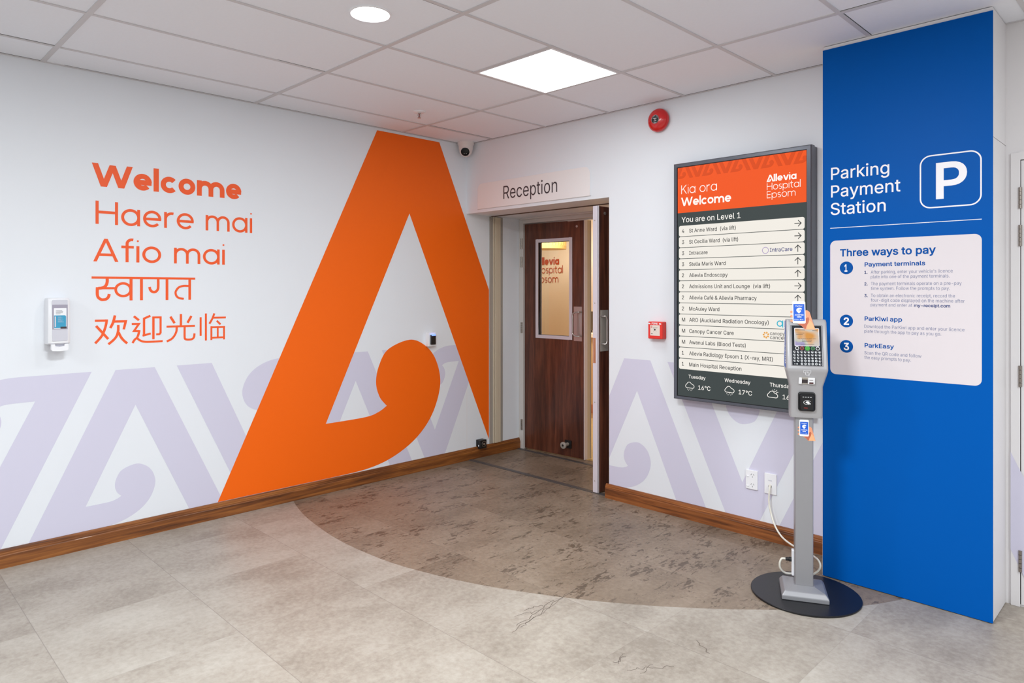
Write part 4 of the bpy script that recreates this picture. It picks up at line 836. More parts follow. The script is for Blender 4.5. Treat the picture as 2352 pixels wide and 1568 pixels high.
ROWS = [('4', 'St Anne Ward  (via lift)', 2.538, 'r'), ('3', 'St Cecilia Ward  (via lift)', 2.553, 'r'), ('3', 'Intracare', 2.352, 'u'), ('3', 'Stella Maris Ward', 2.472, 'u'), ('2', 'Allevia Endoscopy', 2.486, 'u'),
        ('2', 'Admissions Unit and Lounge  (via lift)', 2.749, 'r'), ('2', 'Allevia Café & Allevia Pharmacy', 2.669, 'u'), ('2', 'McAuley Ward', 2.431, ''), ('M', 'ARO (Auckland Radiation Oncology)', 2.741, ''),
        ('M', 'Canopy Cancer Care', 2.525, ''), ('M', 'Awanui Labs (Blood Tests)', 2.601, ''), ('1', 'Allevia Radiology Epsom 1 (X-ray, MRI)', 2.765, ''), ('1', 'Main Hospital Reception', 2.574, '')]
for k, (no, nm, xe, ar) in enumerate(ROWS):
    zt, zb = RT[k], RT[k + 1] + 0.0035
    row = MB().poly(FB, rrect(2.1505, zb, 2.9475, zt, 0.012), 0.0849).build('listing_row', E_['row'], t)
    base = zb + 0.0215
    ink = MB(); text(ink, FB, no, 2.171, base, 0.0235, None, nS, 0.008); ink.build('floor_number', E_['ink'], row)
    ink = MB(); text(ink, FB, nm, 2.2235, base, 0.0235, xe, nS, 0.008); ink.build('row_lettering', E_['ink'], row)
    m_ = (zt + zb) / 2
    if ar:
        ink = MB(); P = [[(-0.0195, 0), (0.0185, 0)], [(0.001, 0.0175), (0.0185, 0), (0.001, -0.0175)]]
        for pi, pts in enumerate(P):
            q = [(2.910 + p[0], m_ + p[1]) if ar == 'r' else (2.910 - p[1], m_ + p[0]) for p in pts]
            v, f = ribbon(q, 0.0042, False); ink.flat(FB, v, f, nS + pi * STEP)
        ink.build('arrow', E_['ink'], row)
b = MB(); text(b, FB, 'IntraCare', 2.748, 1.697, 0.0215, 2.879, nS, 0.008); b.build('partner_name', E_['navy'], t)
b = MB()
for i in range(30):
    a = 2 * PI * i / 30; c_, s_ = math.cos(a), math.sin(a)
    v, f = ribbon([(2.7215 + 0.0165 * c_, 1.706 + 0.0165 * s_), (2.7215 + 0.0200 * math.cos(a + 0.28), 1.706 + 0.0200 * math.sin(a + 0.28))], 0.0022); b.flat(FB, v, f, nS)
ring(b, FB, circ(2.7215, 1.706, 0.0182, 40), circ(2.7215, 1.706, 0.0168, 40), nS); b.build('partner_ring', E_['mauve'], t)
b = MB(); v, f = ribbon(circ(2.8065, 1.284, 0.0150, 32), 0.0058, True); b.flat(FB, v, f, nS); v, f = ribbon([(2.8235, 1.262), (2.8235, 1.302)], 0.0058); b.flat(FB, v, f, nS)
b.build('partner_letter', E_['cyan'], t)
b = MB()
for i in range(7):
    a = 2 * PI * i / 7 + 0.3; q = [(2.725 + r_ * math.cos(a + da), 1.215 + r_ * math.sin(a + da)) for r_, da in ((0.0065, 0), (0.014, -0.38), (0.0205, -0.1), (0.0195, 0.3), (0.0125, 0.36))]
    b.poly(FB, q, nS)
b.build('partner_flower', E_['amber'], t)
b = MB(); text(b, FB, 'canopy', 2.749, 1.2165, 0.020, 2.836, nS, 0.005); text(b, FB, 'cancer care', 2.749, 1.1935, 0.020, 2.905, nS, 0.005); b.build('partner_name', E_['ink'], t)
def cloud(wt, u, v, s):
    pts = arc(u - 0.019 * s, v - 0.004 * s, 0.011 * s, 250, 120, 10) + arc(u - 0.004 * s, v + 0.006 * s, 0.0155 * s, 150, 25, 12) + arc(u + 0.019 * s, v - 0.004 * s, 0.0115 * s, 70, -90, 12)
    vv, ff = ribbon(pts, 0.0034, True, 1.6); wt.flat(FB, vv, ff, nS)
for day, u0_, u1_, uc, vc, tmp, ta, tb in (('Tuesday', 2.219, 2.338, 2.228, 0.873, '16', 2.287, 2.371), ('Wednesday', 2.465, 2.630, 2.497, 0.873, '17', 2.556, 2.640), ('Thursday', 2.748, 2.878, 2.764, 0.872, '16', 2.823, 2.907)):
    wt = MB(); text(wt, FB, day, u0_, 0.9195, 0.0215, u1_, nS, 0.006); fd = wt.build('forecast_day', E_['white'], t)
    wt = MB(); cloud(wt, uc, vc, 1.0)
    if day != 'Thursday':
        for k in range(5):
            vv, ff = ribbon([(uc - 0.017 + k * 0.0085, vc - 0.021 - (k % 2) * 0.006), (uc - 0.017 + k * 0.0085, vc - 0.026 - (k % 2) * 0.006)], 0.0028); wt.flat(FB, vv, ff, nS)
    else:
        for a in (10, 50, 95, 135):
            c_, s_ = math.cos(math.radians(a)), math.sin(math.radians(a)); vv, ff = ribbon([(2.778 + 0.014 * c_, 0.887 + 0.014 * s_), (2.778 + 0.020 * c_, 0.887 + 0.020 * s_)], 0.003); wt.flat(FB, vv, ff, nS)
        vv, ff = ribbon(arc(2.778, 0.885, 0.0095, -30, 150, 10), 0.003); wt.flat(FB, vv, ff, nS + STEP)
    wt.build('weather_icon', E_['white'], fd)
    wt = MB(); text(wt, FB, tmp + '°C', ta, 0.854, 0.0265, tb, nS, 0.004); wt.build('temperature', E_['white'], fd)

# ================================================================== BLUE PARKING PANEL on the pillar
t = thing('parking_sign', 'full height blue panel reading Parking Payment Station on the pillar', 'sign', (3.49, -0.3, 0.004))
MB().fbox(FP, 3.1275, 3.8605, 0.004, 2.712, -0.0035, 0.0005).build('panel', M['blue'], t)
struct(MB().box((3.126, -0.2995, 0.004), (3.1275, -0.29, 2.712)).build('trim_6', M['wallplain']))
nP = 0.0009; wo = 0.005
for s_, x, z, e in (('Parking', 3.169, 2.041, 3.442), ('Payment', 3.169, 1.950, 3.491), ('Station', 3.167, 1.860, 3.426)):
    b = MB(); text(b, FP, s_, x, z, 0.0605, e, nP, wo); b.build('lettering_line', M['white'], t)
MB().poly(FP, rect(3.165, 1.791, 3.819, 1.794), nP).build('rule', M['white'], t)
b = MB(); ring(b, FP, rrect(3.573, 1.857, 3.819, 2.105, 0.046, 10), rrect(3.579, 1.863, 3.813, 2.099, 0.040, 10), nP); pb = b.build('symbol_border', M['white'], t)
b = MB(); text(b, FP, 'P', 3.640, 1.902, 0.163, 3.763, nP, 0.016); b.build('parking_symbol', M['white'], t)
cd = MB().poly(FP, rrect(3.165, 1.0475, 3.819, 1.728, 0.028), nP).build('instruction_card', M['cardwhite'], t)
nC = 0.0013; b = MB()
text(b, FP, 'Three ways to pay', 3.213, 1.647, 0.0365, 3.640, nC, 0.020); b.build('heading', M['darkblue'], cd)
SECT = [('1', 1.588, 'Payment terminals', 3.596, 1.593), ('2', 1.320, 'ParKiwi app', 3.498, 1.325), ('3', 1.192, 'ParkEasy', 3.463, 1.193)]
lo = -0.007
for no, z, ti, e, zt_ in SECT:
    MB().poly(FP, circ(3.244, z, 0.0320, 36), nC).build('number_disc', M['darkblue'], cd)
    b = MB(); wd = {'1': 0.014, '2': 0.026, '3': 0.026}[no]; text(b, FP, no, 3.244 - wd / 2 - (0.002 if no == '1' else 0), z - 0.018, 0.036, 3.244 + wd / 2 - (0.002 if no == '1' else 0), nC + 0.0003, 0.024); b.build('numeral', M['white'], cd)
    b = MB(); text(b, FP, ti, 3.330, zt_, 0.0205, e, nC, 0.018); b.build('subheading', M['darkblue'], cd)
for paras in (([('1.', 3.329, 1.557, 0)], [('After parking, enter your vehicle’s licence', 3.359, 1.557, 3.707), ('plate into one of the payment terminals.', 3.359, 1.534, 3.695)]),
              ([('2.', 3.329, 1.500, 0)], [('The payment terminals operate on a pre-pay', 3.359, 1.500, 3.742), ('time system. Follow the prompts to pay.', 3.359, 1.477, 3.696)]),
              ([('3.', 3.329, 1.442, 0), ('my-receipt.com', 3.549, 1.3965, 3.697)], [('To obtain an electronic receipt, record the', 3.359, 1.442, 3.716), ('four-digit code displayed on the machine after', 3.359, 1.419, 3.754), ('payment and enter at', 3.359, 1.3965, 3.541)]),
              ([], [('Download the ParKiwi app and enter your licence', 3.329, 1.289, 3.753), ('plate through the app to pay as you go.', 3.329, 1.2655, 3.661)]),
              ([], [('Scan the QR code and follow', 3.329, 1.158, 3.580), ('the easy prompts to pay.', 3.329, 1.1355, 3.536)])):
    b = MB()
    for s_, x, z, e in paras[0]: text(b, FP, s_, x, z, 0.0140, e or None, nC, 0.016)
    if paras[0]: b.build('bold_text', M['navy'], cd)
    b = MB()
    for s_, x, z, e in paras[1]: text(b, FP, s_, x, z, 0.0155, e, nC, lo)
    b.build('body_text', M['greyblue'], cd)

# ================================================================== PAYMENT KIOSK
KO = Vector((3.148, -0.596, 0)); FK = Frame(KO, (0.8876, 0.4606, 0), (0, 0, 1), (0.4606, -0.8876, 0))
t = thing('payment_kiosk', 'silver parking payment kiosk on a post with a round black base', 'kiosk', KO)
b = MB().lathe((3.150, -0.580, 0), (0, 0, 1), [(0.246, 0.0), (0.2495, 0.002), (0.2495, 0.007), (0.247, 0.009)], 96); lab(b.build('base', M['matblack'], t, smooth=True), 'round black base plate')
b = MB()
def sq(a, z, r=0): return [FK.p(u, z, n) for u, n in ((-a, -a), (a, -a), (a, a), (-a, a))]
b.loft([sq(0.104, 0.009), sq(0.104, 0.030), sq(0.090, 0.049), sq(0.046, 0.062)]); b.build('plinth', M['kiosk'], t, bevel=0.004, seg=3)
b = MB().fbox(FK, -0.0405, 0.0405, 0.058, 0.92, -0.042, 0.042); b.build('post', M['kiosk'], t, bevel=0.005, seg=3)
# head: tilted face above, narrower below
HX = 0.008
SEC = [  # z, half width, front n, back n
    (0.868, 0.0715, 0.056, -0.052), (0.884, 0.0725, 0.060, -0.052), (1.018, 0.0725, 0.066, -0.055), (1.088, 0.0900, 0.094, -0.058), (1.100, 0.0915, 0.098, -0.058), (1.108, 0.0915, 0.097, -0.058), (1.322, 0.0900, 0.044, -0.050), (1.334, 0.0870, 0.036, -0.044)]
def face_n(z):
    for (a, _, n0, _), (c, _, n1, _) in zip(SEC[:-1], SEC[1:]):
        if a <= z <= c: return n0 + (n1 - n0) * (z - a) / (c - a)
    return SEC[-1][2]
b = MB()
b.loft([[FK.p(HX + u, z, n) for u, n in rrect(-hw_, nb, hw_, nf, 0.012, 4)] for z, hw_, nf, nb in SEC])
hd = b.build('head', M['kiosk_head'], t, smooth=True)
# a frame lying in the tilted face
zt0, zt1 = 1.108, 1.322; n0_, n1_ = 0.097, 0.044
L_ = math.hypot(zt1 - zt0, n1_ - n0_); VV = (Vector((0, 0, 1)) * (zt1 - zt0) + FK.N * (n1_ - n0_)) / L_; NN = FK.U.cross(VV)
FT = Frame(FK.p(HX, zt0, n0_), FK.U, VV, NN)          # u centred, v up the slope from the kink
pw = 0.0655
b = MB(); ring(b, FT, rrect(-pw - 0.005, 0.010, pw + 0.005, 0.206, 0.004), rrect(-pw - 0.0035, 0.0115, pw + 0.0035, 0.2045, 0.003), 0.0006); b.build('seam', M['ink'], t)
kp = MB().slab(FT, rrect(-pw, 0.013, pw, 0.203, 0.002), -0.002, 0.0010).build('keypad_panel', M['keydark'], t)
ring_b = MB(); ring(ring_b, FT, rrect(-0.0535, 0.105, 0.0555, 0.192, 0.004), rrect(-0.0515, 0.107, 0.0535, 0.190, 0.003), 0.0014); ring_b.build('display_rim', M['alulight'], t)
# pastel start screen
ms = emit('kiosk_display', (225, 205, 170), 1.0); nt, bs = nodes(ms)
tc = N(nt, 'ShaderNodeTexCoord'); nz = N(nt, 'ShaderNodeTexNoise'); nz.inputs['Scale'].default_value = 15; nz.inputs['Detail'].default_value = 1; nt.links.new(tc.outputs['Object'], nz.inputs['Vector'])
rp = ramp(nt, [(0.33, lin(228, 158, 74)), (0.41, lin(230, 190, 150)), (0.47, lin(218, 210, 200)), (0.56, lin(204, 208, 186)), (0.66, lin(176, 166, 208))]); nt.links.new(nz.outputs['Fac'], rp.inputs['Fac']); nt.links.new(rp.outputs['Color'], bs.inputs['Emission Color'])
MB().poly(FT, rrect(-0.0515, 0.107, 0.0535, 0.190, 0.003), 0.0013).build('display', ms, t)
b = MB()
text(b, FT, 'Use keypad to enter your', -0.041, 0.1395, 0.0042, 0.042, 0.0016, 0.01); text(b, FT, 'licence plate', -0.020, 0.1325, 0.0042, 0.023, 0.0016, 0.01)
for x0, x1, z in ((-0.049, -0.006, 0.1815), (0.026, 0.048, 0.180), (-0.047, -0.010, 0.1665), (-0.046, -0.016, 0.160), (-0.020, 0.021, 0.1265), (-0.027, 0.033, 0.113)): b.poly(FT, rect(x0, z, x1, z + 0.0018), 0.0016)
b.build('display_text', M['ink'], t)
for u, r_, m1, m2 in ((-0.0425, 0.0085, M['plastic'], M['black']), (-0.0215, 0.0085, mat('red_ring', (170, 54, 56), 0.4), mat('red_core', (70, 22, 24), 0.4)), (0.0025, 0.0108, M['green'], M['green']), (0.0265, 0.0085, mat('green_ring', (60, 140, 76), 0.4), mat('green_core', (20, 60, 34), 0.4)), (0.0475, 0.0085, M['plastic'], M['black'])):
    bt = MB().slab(FT, circ(u, 0.0945, r_, 24), 0.001, 0.0028).build('button', m1, t)
    if m1 is not M['green']:
        MB().poly(FT, circ(u, 0.0945, r_ * 0.74, 24), 0.0032).build('button_face', m2, t)
b = MB(); b2 = MB()
for r_ in range(5):
    for c_ in range(8):
        if r_ == 4 and c_ < 2: continue
        u, v = -0.0545 + c_ * 0.0157, 0.0775 - r_ * 0.0142
        b.slab(FT, circ(u, v, 0.0055, 14), 0.001, 0.0026)
        dark = not (r_ >= 3 and 2 <= c_ < 7)
        b2.poly(FT, [(u + p[0], v + p[1]) for p in (arc(0, 0, 0.0048, -35, 145, 8) if dark else arc(0.0005, 0, 0.0022, 0, 360, 8)[:-1])], 0.0030)  # dark half discs leave a painted gloss crescent; the small dots are legends
b.build('keypad_keys', M['key'], t); b2.build('key_gloss_legends', M['ink'], t)
b = MB()
for u in (-0.054, -0.046, -0.042): b.poly(FT, rect(u - 0.0015, 0.017, u + 0.0015, 0.022), 0.0013)
b.build('key_mark', M['key'], t)
# card hint, slot and tap reader on the lower face
zc = 1.080
b = MB(); nC_ = lambda z: face_n(z) + 0.0012
def face_poly(mb, pts, off=0.0012): mb.add([FK.p(HX + u, z, face_n(z) + off) for u, z in pts], [tuple(range(len(pts)))])
def face_stroke(mb, pts, w_, off=0.0012):
    v, f = ribbon(pts, w_); mb.add([FK.p(HX + u, z, face_n(z) + off) for u, z in v], f)
for pts in ([(-0.016, 1.0875), (-0.016, 1.097), (0.016, 1.097), (0.016, 1.0875)], [(-0.016, 1.0875), (-0.006, 1.0875)], [(-0.006, 1.094), (-0.006, 1.075), (0.006, 1.075), (0.008, 1.089)], [(0.0, 1.093), (0.0, 1.084)], [(0.004, 1.093), (0.004, 1.086)], [(-0.010, 1.086), (-0.004, 1.074)], [(0.016, 1.0875), (0.010, 1.082), (0.008, 1.072)]): face_stroke(b, pts, 0.0016, 0.0014)
b.build('card_symbol', M['plastic'], t)
nf = 0.0808
SF = lambda u0, u1, z0, z1, a, c: MB().add([FK.p(HX + u, z, face_n(z) + o) for o in (a, c) for u, z in rect(u0, z0, u1, z1)], [(3, 2, 1, 0), (4, 5, 6, 7), (0, 1, 5, 4), (1, 2, 6, 5), (2, 3, 7, 6), (3, 0, 4, 7)])
SF(-0.036, 0.036, 1.0285, 1.0640, -0.01, 0.002).build('slot_frame', M['steeldark'], t, bevel=0.002)
SF(-0.036, -0.022, 1.030, 1.0625, 0.0, 0.0085).build('slot_guide', M['plastic'], t, bevel=0.003)
s2 = SF(0.004, 0.035, 1.030, 1.0625, 0.0, 0.0085).build('slot_guide', M['plastic'], t, bevel=0.003)
SF(-0.022, 0.004, 1.036, 1.053, 0.0018, 0.0028).build('slot_throat', M['ink'], t)
b = SF(0.010, 0.026, 1.050, 1.0525, 0.0086, 0.0090); b.add([FK.p(HX + u, z, face_n(z) + 0.0090) for u, z in rect(0.010, 1.0335, 0.028, 1.0405)], [(0, 1, 2, 3)]); b.build('slot_mark', mat('dark_maroon', (72, 30, 32), 0.5), t)
def loftrr(u0, z0, u1, z1, r_, levels, m, name):
    b = MB(); b.loft([[FK.p(HX + u, z, n) for u, z in rrect(u0 + i_, z0 + i_, u1 - i_, z1 - i_, max(r_ - i_ * .5, 0.001), 5)] for i_, n in levels]); return b.build(name, m, t, smooth=True)
loftrr(-0.038, 0.902, 0.038, 0.992, 0.012, [(0, 0.055), (0, 0.072), (0.002, 0.076), (0.005, 0.077), (0.007, 0.074)], M['black'], 'reader_surround')
loftrr(-0.029, 0.907, 0.031, 0.981, 0.006, [(0, 0.070), (0, 0.080), (0.0025, 0.083)], M['matblack'], 'tap_reader')
b = MB(); nr = 0.0836
FKr = Frame(FK.p(HX, 0, 0), FK.U, FK.V, FK.N)
for u in (-0.016, -0.005, 0.006, 0.017): b.poly(FKr, rect(u - 0.003, 0.969, u + 0.003, 0.9715), nr)
v, f = ribbon([(0.001 + 0.0155 * math.cos(a * PI / 14), 0.945 + 0.0095 * math.sin(a * PI / 14)) for a in range(2, 27)], 0.0014); b.flat(FKr, v, f, nr)
fill(b, FKr, [(-0.007, 0.944), (-0.002, 0.950), (0.006, 0.951), (0.017, 0.938), (0.015, 0.937), (0.008, 0.943), (0.010, 0.938), (0.007, 0.938), (0.002, 0.940)], nr)
b.build('tap_symbol', M['plastic'], t)
MB().poly(FKr, rect(-0.013, 0.9185, 0.003, 0.9200), nr).build('reader_mark', M['redbox'], t)
# blue side of the head with a column of white print
b = MB().add([FK.p(HX - hw_ - 0.0008, z, n) for z, hw_, n in ((1.104, 0.0915, 0.080), (1.326, 0.0895, 0.026), (1.326, 0.0895, -0.036), (1.104, 0.0915, -0.044))], [(0, 1, 2, 3)]); lab(b.build('side_panel', M['kblue'], t), 'blue side panel with white print')
b = MB()
import random
rnd = random.Random(4); z = 1.295
while z > 1.12:
    h_ = rnd.choice((0.004, 0.006, 0.0075)); nn = 0.072 - (z - 1.108) * 0.245
    b.add([FK.p(HX - 0.0924, zz, n) for zz, n in ((z, nn - 0.010), (z - h_, nn - 0.010), (z - h_, nn - 0.045), (z, nn - 0.045))], [(0, 1, 2, 3)]); z -= h_ + rnd.choice((0.003, 0.004, 0.012 if rnd.random() < .2 else 0.003))
b.build('side_print', M['plastic'], t)

def phone_sticker(F, u, v, s, n0, n1, name):
    """cut-out sign of a hand holding up a phone; (u,v) lower left of the phone, s = phone width"""
    hgt = s * 1.90; th = n1 - n0
    body = lambda pts: [(u + p[0] * s, v + p[1] * s) for p in pts]
    hand = body([(0.80, 1.15), (1.02, 1.10), (1.16, 1.12), (1.32, 0.98), (1.42, 0.60), (1.55, 0.10), (1.72, -0.48), (0.94, -0.50), (0.72, -0.24), (0.38, -0.02), (0.45, 0.3)])
    st = MB().slab(F, hand, n0, n0 + th * 0.5).build(name, M['skin'], t)
    MB().slab(F, spline(body([(0.96, 1.08), (1.10, 1.14), (1.24, 1.04), (1.30, 0.86), (1.22, 0.62), (1.06, 0.45), (0.96, 0.6)]), 4), n0 + th * 0.5, n0 + th * 0.62).build(name + '_thumb', M['skin'], t)
    fill_ = MB(); fill(fill_, F, body([(0.96, 0.55), (1.18, 0.60), (1.28, 0.40), (1.22, 0.1), (1.05, -0.2), (1.00, -0.42), (0.92, -0.46), (0.72, -0.22), (0.42, -0.04), (0.9, 0.0)]), n0 + th * 0.55); fill_.build(name + '_palm', M['skin2'], t)
    fill_ = MB(); fill(fill_, F, body([(1.30, 0.30), (1.50, 0.06), (1.70, -0.47), (1.04, -0.49), (1.10, -0.2)]), n0 + th * 0.56); fill_.build(name + '_wrist', M['skin3'], t)
    b = MB()
    for yy in (0.98, 0.62, 0.22): b.slab(F, [(u + (-0.06 + 0.13 * math.cos(a * PI / 8)) * s, v + (yy + 0.095 * math.sin(a * PI / 8)) * s) for a in range(16)], n0, n0 + th * 0.6)
    b.build(name + '_fingers', M['skin'], t)
    ph = MB().slab(F, rrect(u, v, u + s, v + hgt, s * 0.12), n0, n0 + th * 0.85).build(name + '_phone', M['plastic'], t)
    e = n0 + th * 0.86
    MB().poly(F, rect(u + s * 0.07, v + s * 0.22, u + s * 0.93, v + s * 1.66), e).build(name + '_picture', mat('phone_blue', (14, 88, 200), 0.4), t)
    b = MB(); e += th * 0.08 + 0.0002
    text(b, F, 'ParKiwi', u + s * 0.24, v + s * 1.44, s * 0.09, u + s * 0.76, e, 0.02); text(b, F, 'ACCEPTED', u + s * 0.17, v + s * 0.68, s * 0.09, u + s * 0.85, e, 0.03); text(b, F, 'HERE', u + s * 0.33, v + s * 0.51, s * 0.09, u + s * 0.69, e, 0.03)
    # pin badge with a long curved beak
    pin = body([(0.50, 0.84), (0.62, 0.98), (0.68, 1.08), (0.62, 1.13), (0.48, 1.12), (0.42, 1.08), (0.50, 1.17), (0.62, 1.20), (0.70, 1.18), (0.73, 1.24), (0.72, 1.27), (0.60, 1.34), (0.46, 1.33), (0.33, 1.25), (0.29, 1.12), (0.33, 1.01)])
    fill(b, F, pin, e)
    for uu in (0.14, 0.56): b.poly(F, rect(u + s * uu, v + s * 0.32, u + s * (uu + 0.06), v + s * 0.38), e)
    for uu, ww in ((0.23, 0.24), (0.65, 0.18)): b.poly(F, rect(u + s * uu, v + s * 0.335, u + s * (uu + ww), v + s * 0.36), e)
    b.build(name + '_print', M['plastic'], t)
phone_sticker(Frame(FT.p(0, 0, 0), FT.U, FT.V, FT.N), -0.0600, 0.213, 0.0575, 0.0045, 0.0075, 'hand_sign')
phone_sticker(FK, -0.0215, 0.777, 0.0415, 0.0422, 0.0430, 'hand_sticker')
# power box and lead behind the post
lab(MB().fbox(FK, -0.050, -0.036, 0.075, 0.200, -0.058, -0.030).build('power_box', M['plastic'], t, bevel=0.003), 'white power box behind the post')
b = MB().lathe(FK.p(-0.050, 0.150, -0.045), -FK.U, [(0.011, 0), (0.011, 0.012), (0.0085, 0.013), (0.0085, 0.026), (0.006, 0.028)], 16); b.build('cable_gland', M['black'], t, smooth=True)
b = MB(); g0 = FK.p(-0.077, 0.150, -0.045)
b.tube(spline([tuple(g0), tuple(FK.p(-0.095, 0.148, -0.045)), tuple(FK.p(-0.104, 0.125, -0.047)), tuple(FK.p(-0.100, 0.095, -0.055)), tuple(FK.p(-0.075, 0.070, -0.070)), tuple(FK.p(-0.030, 0.066, -0.085))], 8), 0.0050)
b.build('short_lead', M['cable'], t, smooth=True)
# cable from the wall outlet
pts = [(2.717, -0.012, 0.33), (2.722, -0.03, 0.312), (2.722, -0.04, 0.243), (2.739, -0.05, 0.178), (2.776, -0.08, 0.12), (2.839, -0.13, 0.084), (2.936, -0.22, 0.086), (3.043, -0.34, 0.118), (3.138, -0.46, 0.15), (3.181, -0.5, 0.151), (3.195, -0.51, 0.132), (3.187, -0.51, 0.106), (3.159, -0.51, 0.077), (3.117, -0.51, 0.052)]
lab(MB().tube(spline(pts, 8), 0.0050).build('power_cable', M['cable'], t, smooth=True), 'thin white cable hanging from the wall plate to the kiosk')

# ================================================================== SANITISER, CARD READER, DOOR MAGNET
t = thing('sanitiser_dispenser', 'white hand sanitiser dispenser on the left wall below the greeting', 'dispenser', (0, -3.04, 1.13))
ya, yb = -3.092, -2.986
b = MB(); ym = (ya + yb) / 2
def ringy(z, hw_, d): return [(x, ym + y, z) for y, x in ((-hw_, 0), (-hw_, d * 0.86), (-hw_ + 0.012, d * 0.97), (-hw_ * 0.4, d), (hw_ * 0.4, d), (hw_ - 0.012, d * 0.97), (hw_, d * 0.86), (hw_, 0))]
b.loft([[Vector(p) for p in ringy(z, h_, d)] for z, h_, d in ((1.178, 0.050, 0.080), (1.186, 0.0525, 0.104), (1.30, 0.0525, 0.106), (1.415, 0.0515, 0.100), (1.430, 0.049, 0.090), (1.433, 0.045, 0.080))])
b.build('housing', M['plastic'], t, smooth=True, bevel=0.003)
FS = Frame((0.1055, 0, 0), (0, 1, 0), (0, 0, 1), (1, 0, 0))
MB().slab(FS, rrect(ym - 0.036, 1.198, ym + 0.036, 1.422, 0.006), -0.004, 0.0018).build('window', M['plastic2'], t)
MB().poly(FS, rrect(ym - 0.036, 1.262, ym + 0.036, 1.396, 0.001), 0.0024).build('pouch', M['purple'], t)
MB().poly(FS, rrect(ym - 0.029, 1.266, ym + 0.030, 1.378, 0.003), 0.0028).build('label_sheet', M['plastic'], t)
MB().poly(FS, rrect(ym - 0.028, 1.269, ym + 0.028, 1.338, 0.008, 8, '1000'), 0.0032).build('label_panel', M['teal'], t)
b = MB(); b.poly(FS, rect(ym + 0.002, 1.266, ym + 0.030, 1.276), 0.0036)
for i, (a, c_) in enumerate(((-0.020, 0.010), (-0.020, 0.014), (-0.020, 0.012), (-0.020, 0.002))): b.poly(FS, rect(ym + a, 1.362 - i * 0.0055, ym + c_, 1.3638 - i * 0.0055), 0.0032)
b.build('label_print', M['ink'], t)
b = MB()
for i, c_ in enumerate((0.006, 0.012, 0.004, 0.016, 0.010, 0.018)): b.poly(FS, rect(ym - 0.010, 1.328 - i * 0.0055, ym + c_, 1.3292 - i * 0.0055), 0.0036)
b.poly(FS, rect(ym - 0.025, 1.275, ym - 0.019, 1.332), 0.0036); b.build('label_lines', M['plastic2'], t)
b = MB(); b.loft([[Vector(p) for p in q] for q in ([(0.010, ym - 0.030, 1.180), (0.080, ym - 0.030, 1.180), (0.080, ym + 0.030, 1.180), (0.010, ym + 0.030, 1.180)], [(0.020, ym - 0.024, 1.158), (0.070, ym - 0.024, 1.150), (0.070, ym + 0.024, 1.150), (0.020, ym + 0.024, 1.158)])]); b.build('pump', M['plastic2'], t)
b = MB()
lev = [(-0.040, 0.0), (0.040, 0.0), (0.040, -0.030), (0.034, -0.036), (0.0, -0.039), (-0.034, -0.036), (-0.040, -0.030)]
fr = Frame((0.085, ym, 1.182), (0, 1, 0), (0, 0, 1), (1, 0, 0))
b.slab(fr, [(0.040, 0.0), (0.040, -0.030), (0.034, -0.037), (0.0, -0.040), (-0.034, -0.037), (-0.040, -0.030), (-0.040, 0.0), (-0.024, 0.0), (-0.021, -0.012), (0.0, -0.016), (0.021, -0.012), (0.024, 0.0)], 0.0, 0.022); b.build('push_lever', M['plastic'], t)

t = thing('card_reader', 'small black card reader on a white wall box inside the orange letter', 'card reader', (0, -0.40, 1.01))
MB().box((0, -0.452, 1.012), (0.042, -0.372, 1.128)).build('wall_box', M['plastic'], t, bevel=0.003)
MB().box((0.042, -0.434, 1.028), (0.060, -0.388, 1.108)).build('reader', M['black'], t, bevel=0.003)
lab(MB().box((0.0405, -0.434, 1.108), (0.0600, -0.388, 1.112)).box((0.060, -0.432, 1.100), (0.0606, -0.390, 1.106)).build('light_bar', M['led'], t), 'glowing blue light bar')

t = thing('door_holder_magnet', 'black box shaped magnetic door holder on the wall at the skirting beside the doorway', 'door holder', (0, 0.155, 0.087))
MB().box((0.0225, 0.108, 0.086), (0.058, 0.182, 0.160)).box((0.0, 0.108, 0.1005), (0.030, 0.182, 0.160)).build('case', M['black'], t, bevel=0.002)
b = MB().lathe((0.058, 0.150, 0.124), (1, 0, 0), [(0.025, 0), (0.025, 0.003), (0.0215, 0.003), (0.0215, 0.0)], 32); b.build('rim', M['steel'], t, smooth=True)
b = MB().lathe((0.058, 0.150, 0.124), (1, 0, 0), [(0.012, 0), (0.011, 0.006), (0.004, 0.007)], 24); b.build('magnet', M['steel'], t, smooth=True)
MB().box((0.030, 0.1075, 0.104), (0.040, 0.1082, 0.118)).build('button', M['plastic'], t)

# ================================================================== CEILING FITTINGS
t = thing('ceiling_panel_light', 'glowing square ceiling light panel set in the tile grid', 'ceiling light', (1.8417, -0.996, CEIL), None)
px0, px1, py0, py1 = 1.5665, 2.118, -1.2745, -0.7095
em = bpy.data.materials.new('panel_glow'); em.use_nodes = True; nt = em.node_tree; nt.nodes.clear()
o_ = N(nt, 'ShaderNodeOutputMaterial'); e_ = N(nt, 'ShaderNodeEmission'); e_.inputs[0].default_value = (0.925, 0.985, 1.0, 1); e_.inputs[1].default_value = PANEL_L; nt.links.new(e_.outputs[0], o_.inputs[0])
MB().box((px0, py0, CEIL - 0.0045), (px1, py1, CEIL - 0.002)).build('diffuser', em, t)
b = MB()
for a, c_ in (((px0 - 0.014, py0 - 0.008), (px0, py1 + 0.004)), ((px1, py0 - 0.008), (px1 + 0.014, py1 + 0.004)), ((px0, py0 - 0.008), (px1, py0)), ((px0, py1), (px1, py1 + 0.004))):
    b.box((a[0], a[1], CEIL - 0.0055), (c_[0], c_[1], CEIL - 0.001))
b.build('frame', M['plastic'], t)
t = thing('downlight', 'round glowing downlight near the top edge of the picture', 'ceiling light', (1.84, -2.195, CEIL))
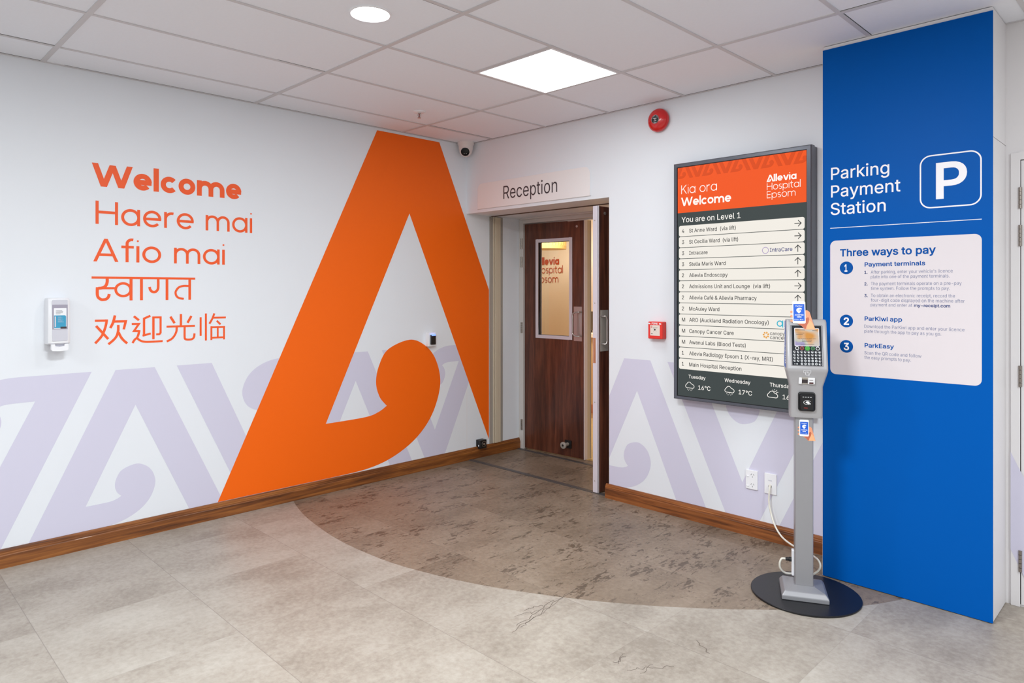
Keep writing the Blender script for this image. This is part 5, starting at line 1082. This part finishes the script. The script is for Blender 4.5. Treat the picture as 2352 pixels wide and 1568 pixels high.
em2 = em.copy(); em2.name = 'downlight_glow'; em2.node_tree.nodes['Emission'].inputs[1].default_value = DOWN_L; em2.node_tree.nodes['Emission'].inputs[0].default_value = (0.96, 0.985, 1.0, 1)
MB().lathe((1.84, -2.195, CEIL), (0, 0, -1), [(0.082, 0.001), (0.082, 0.004), (0.0, 0.004)], 48).build('lens', em2, t)
b = MB(); n = 48
b.loft([[Vector((1.84 + r_ * math.cos(2 * PI * i / n), -2.195 + r_ * math.sin(2 * PI * i / n), CEIL - z)) for i in range(n)] for r_, z in ((0.096, 0.0), (0.095, 0.004), (0.088, 0.007), (0.082, 0.005))], False); b.build('trim_ring', M['plastic'], t, smooth=True)
t = thing('sprinkler_head', 'small metal fire sprinkler hanging from the ceiling above the orange letter', 'sprinkler', (0.613, -0.981, CEIL))
c0 = (0.613, -0.981, CEIL)
MB().lathe(c0, (0, 0, -1), [(0.044, 0.0), (0.044, 0.003), (0.036, 0.009), (0.014, 0.010), (0.0, 0.010)], 32).build('escutcheon', M['plastic'], t, smooth=True)
b = MB().lathe(c0, (0, 0, -1), [(0.009, 0.009), (0.009, 0.016), (0.005, 0.017)], 16)
for s_ in (-1, 1): b.tube([(c0[0] + 0.008 * s_ * 0.707, c0[1] + 0.008 * s_ * 0.707, CEIL - 0.012), (c0[0] + 0.010 * s_ * 0.707, c0[1] + 0.010 * s_ * 0.707, CEIL - 0.028), (c0[0] + 0.002 * s_, c0[1] + 0.002 * s_, CEIL - 0.044)], 0.002, 6)
b.build('yoke', M['steel'], t, smooth=True)
MB().lathe(c0, (0, 0, -1), [(0.003, 0.016), (0.003, 0.040)], 10).build('bulb', mat('bulb_red', (120, 16, 20), 0.2), t)
MB().lathe(c0, (0, 0, -1), [(0.0, 0.043), (0.013, 0.044), (0.013, 0.0455), (0.0, 0.046)], 20).build('deflector', M['steel'], t, smooth=True)
t = thing('security_camera', 'white dome security camera under the ceiling in the room corner', 'camera', (0.085, -0.085, CEIL))
c0 = Vector((0.083, -0.083, CEIL)); vd = Vector((0.60, -0.66, -0.42)).normalized()
MB().lathe(c0, (0, 0, -1), [(0.070, 0.0), (0.070, 0.022), (0.064, 0.030), (0.062, 0.034), (0.060, 0.060), (0.054, 0.075)], 40).build('base', M['cctv'], t, smooth=True)
bc_ = c0 + Vector((0, 0, -0.070)); b = MB(); prof = [(0.056 * math.cos(math.radians(a)), 0.056 * math.sin(math.radians(a))) for a in range(-80, 47, 9)]
b.lathe(bc_, vd, prof, 40); b.build('ball', M['cctv'], t, smooth=True)
fc = bc_ + vd * 0.0455
MB().lathe(fc, vd, [(0.042, -0.010), (0.0415, 0.004), (0.037, 0.005), (0.0365, 0.002)], 40).build('bezel', M['cctv'], t, smooth=True)
MB().lathe(fc, vd, [(0.036, 0.003), (0.034, 0.007), (0.025, 0.010), (0.0, 0.011)], 40).build('lens', M['lens'], t, smooth=True)
rt = vd.cross(Vector((0, 0, 1))).normalized(); upv = rt.cross(vd)
b = MB()
for s_ in (-1, 1): b.lathe(fc + rt * (0.009 * s_) - upv * 0.014 + vd * 0.0085, vd, [(0.003, 0), (0.003, 0.003), (0.001, 0.0035)], 12)
b.build('infrared_lamp', M['plastic'], t)
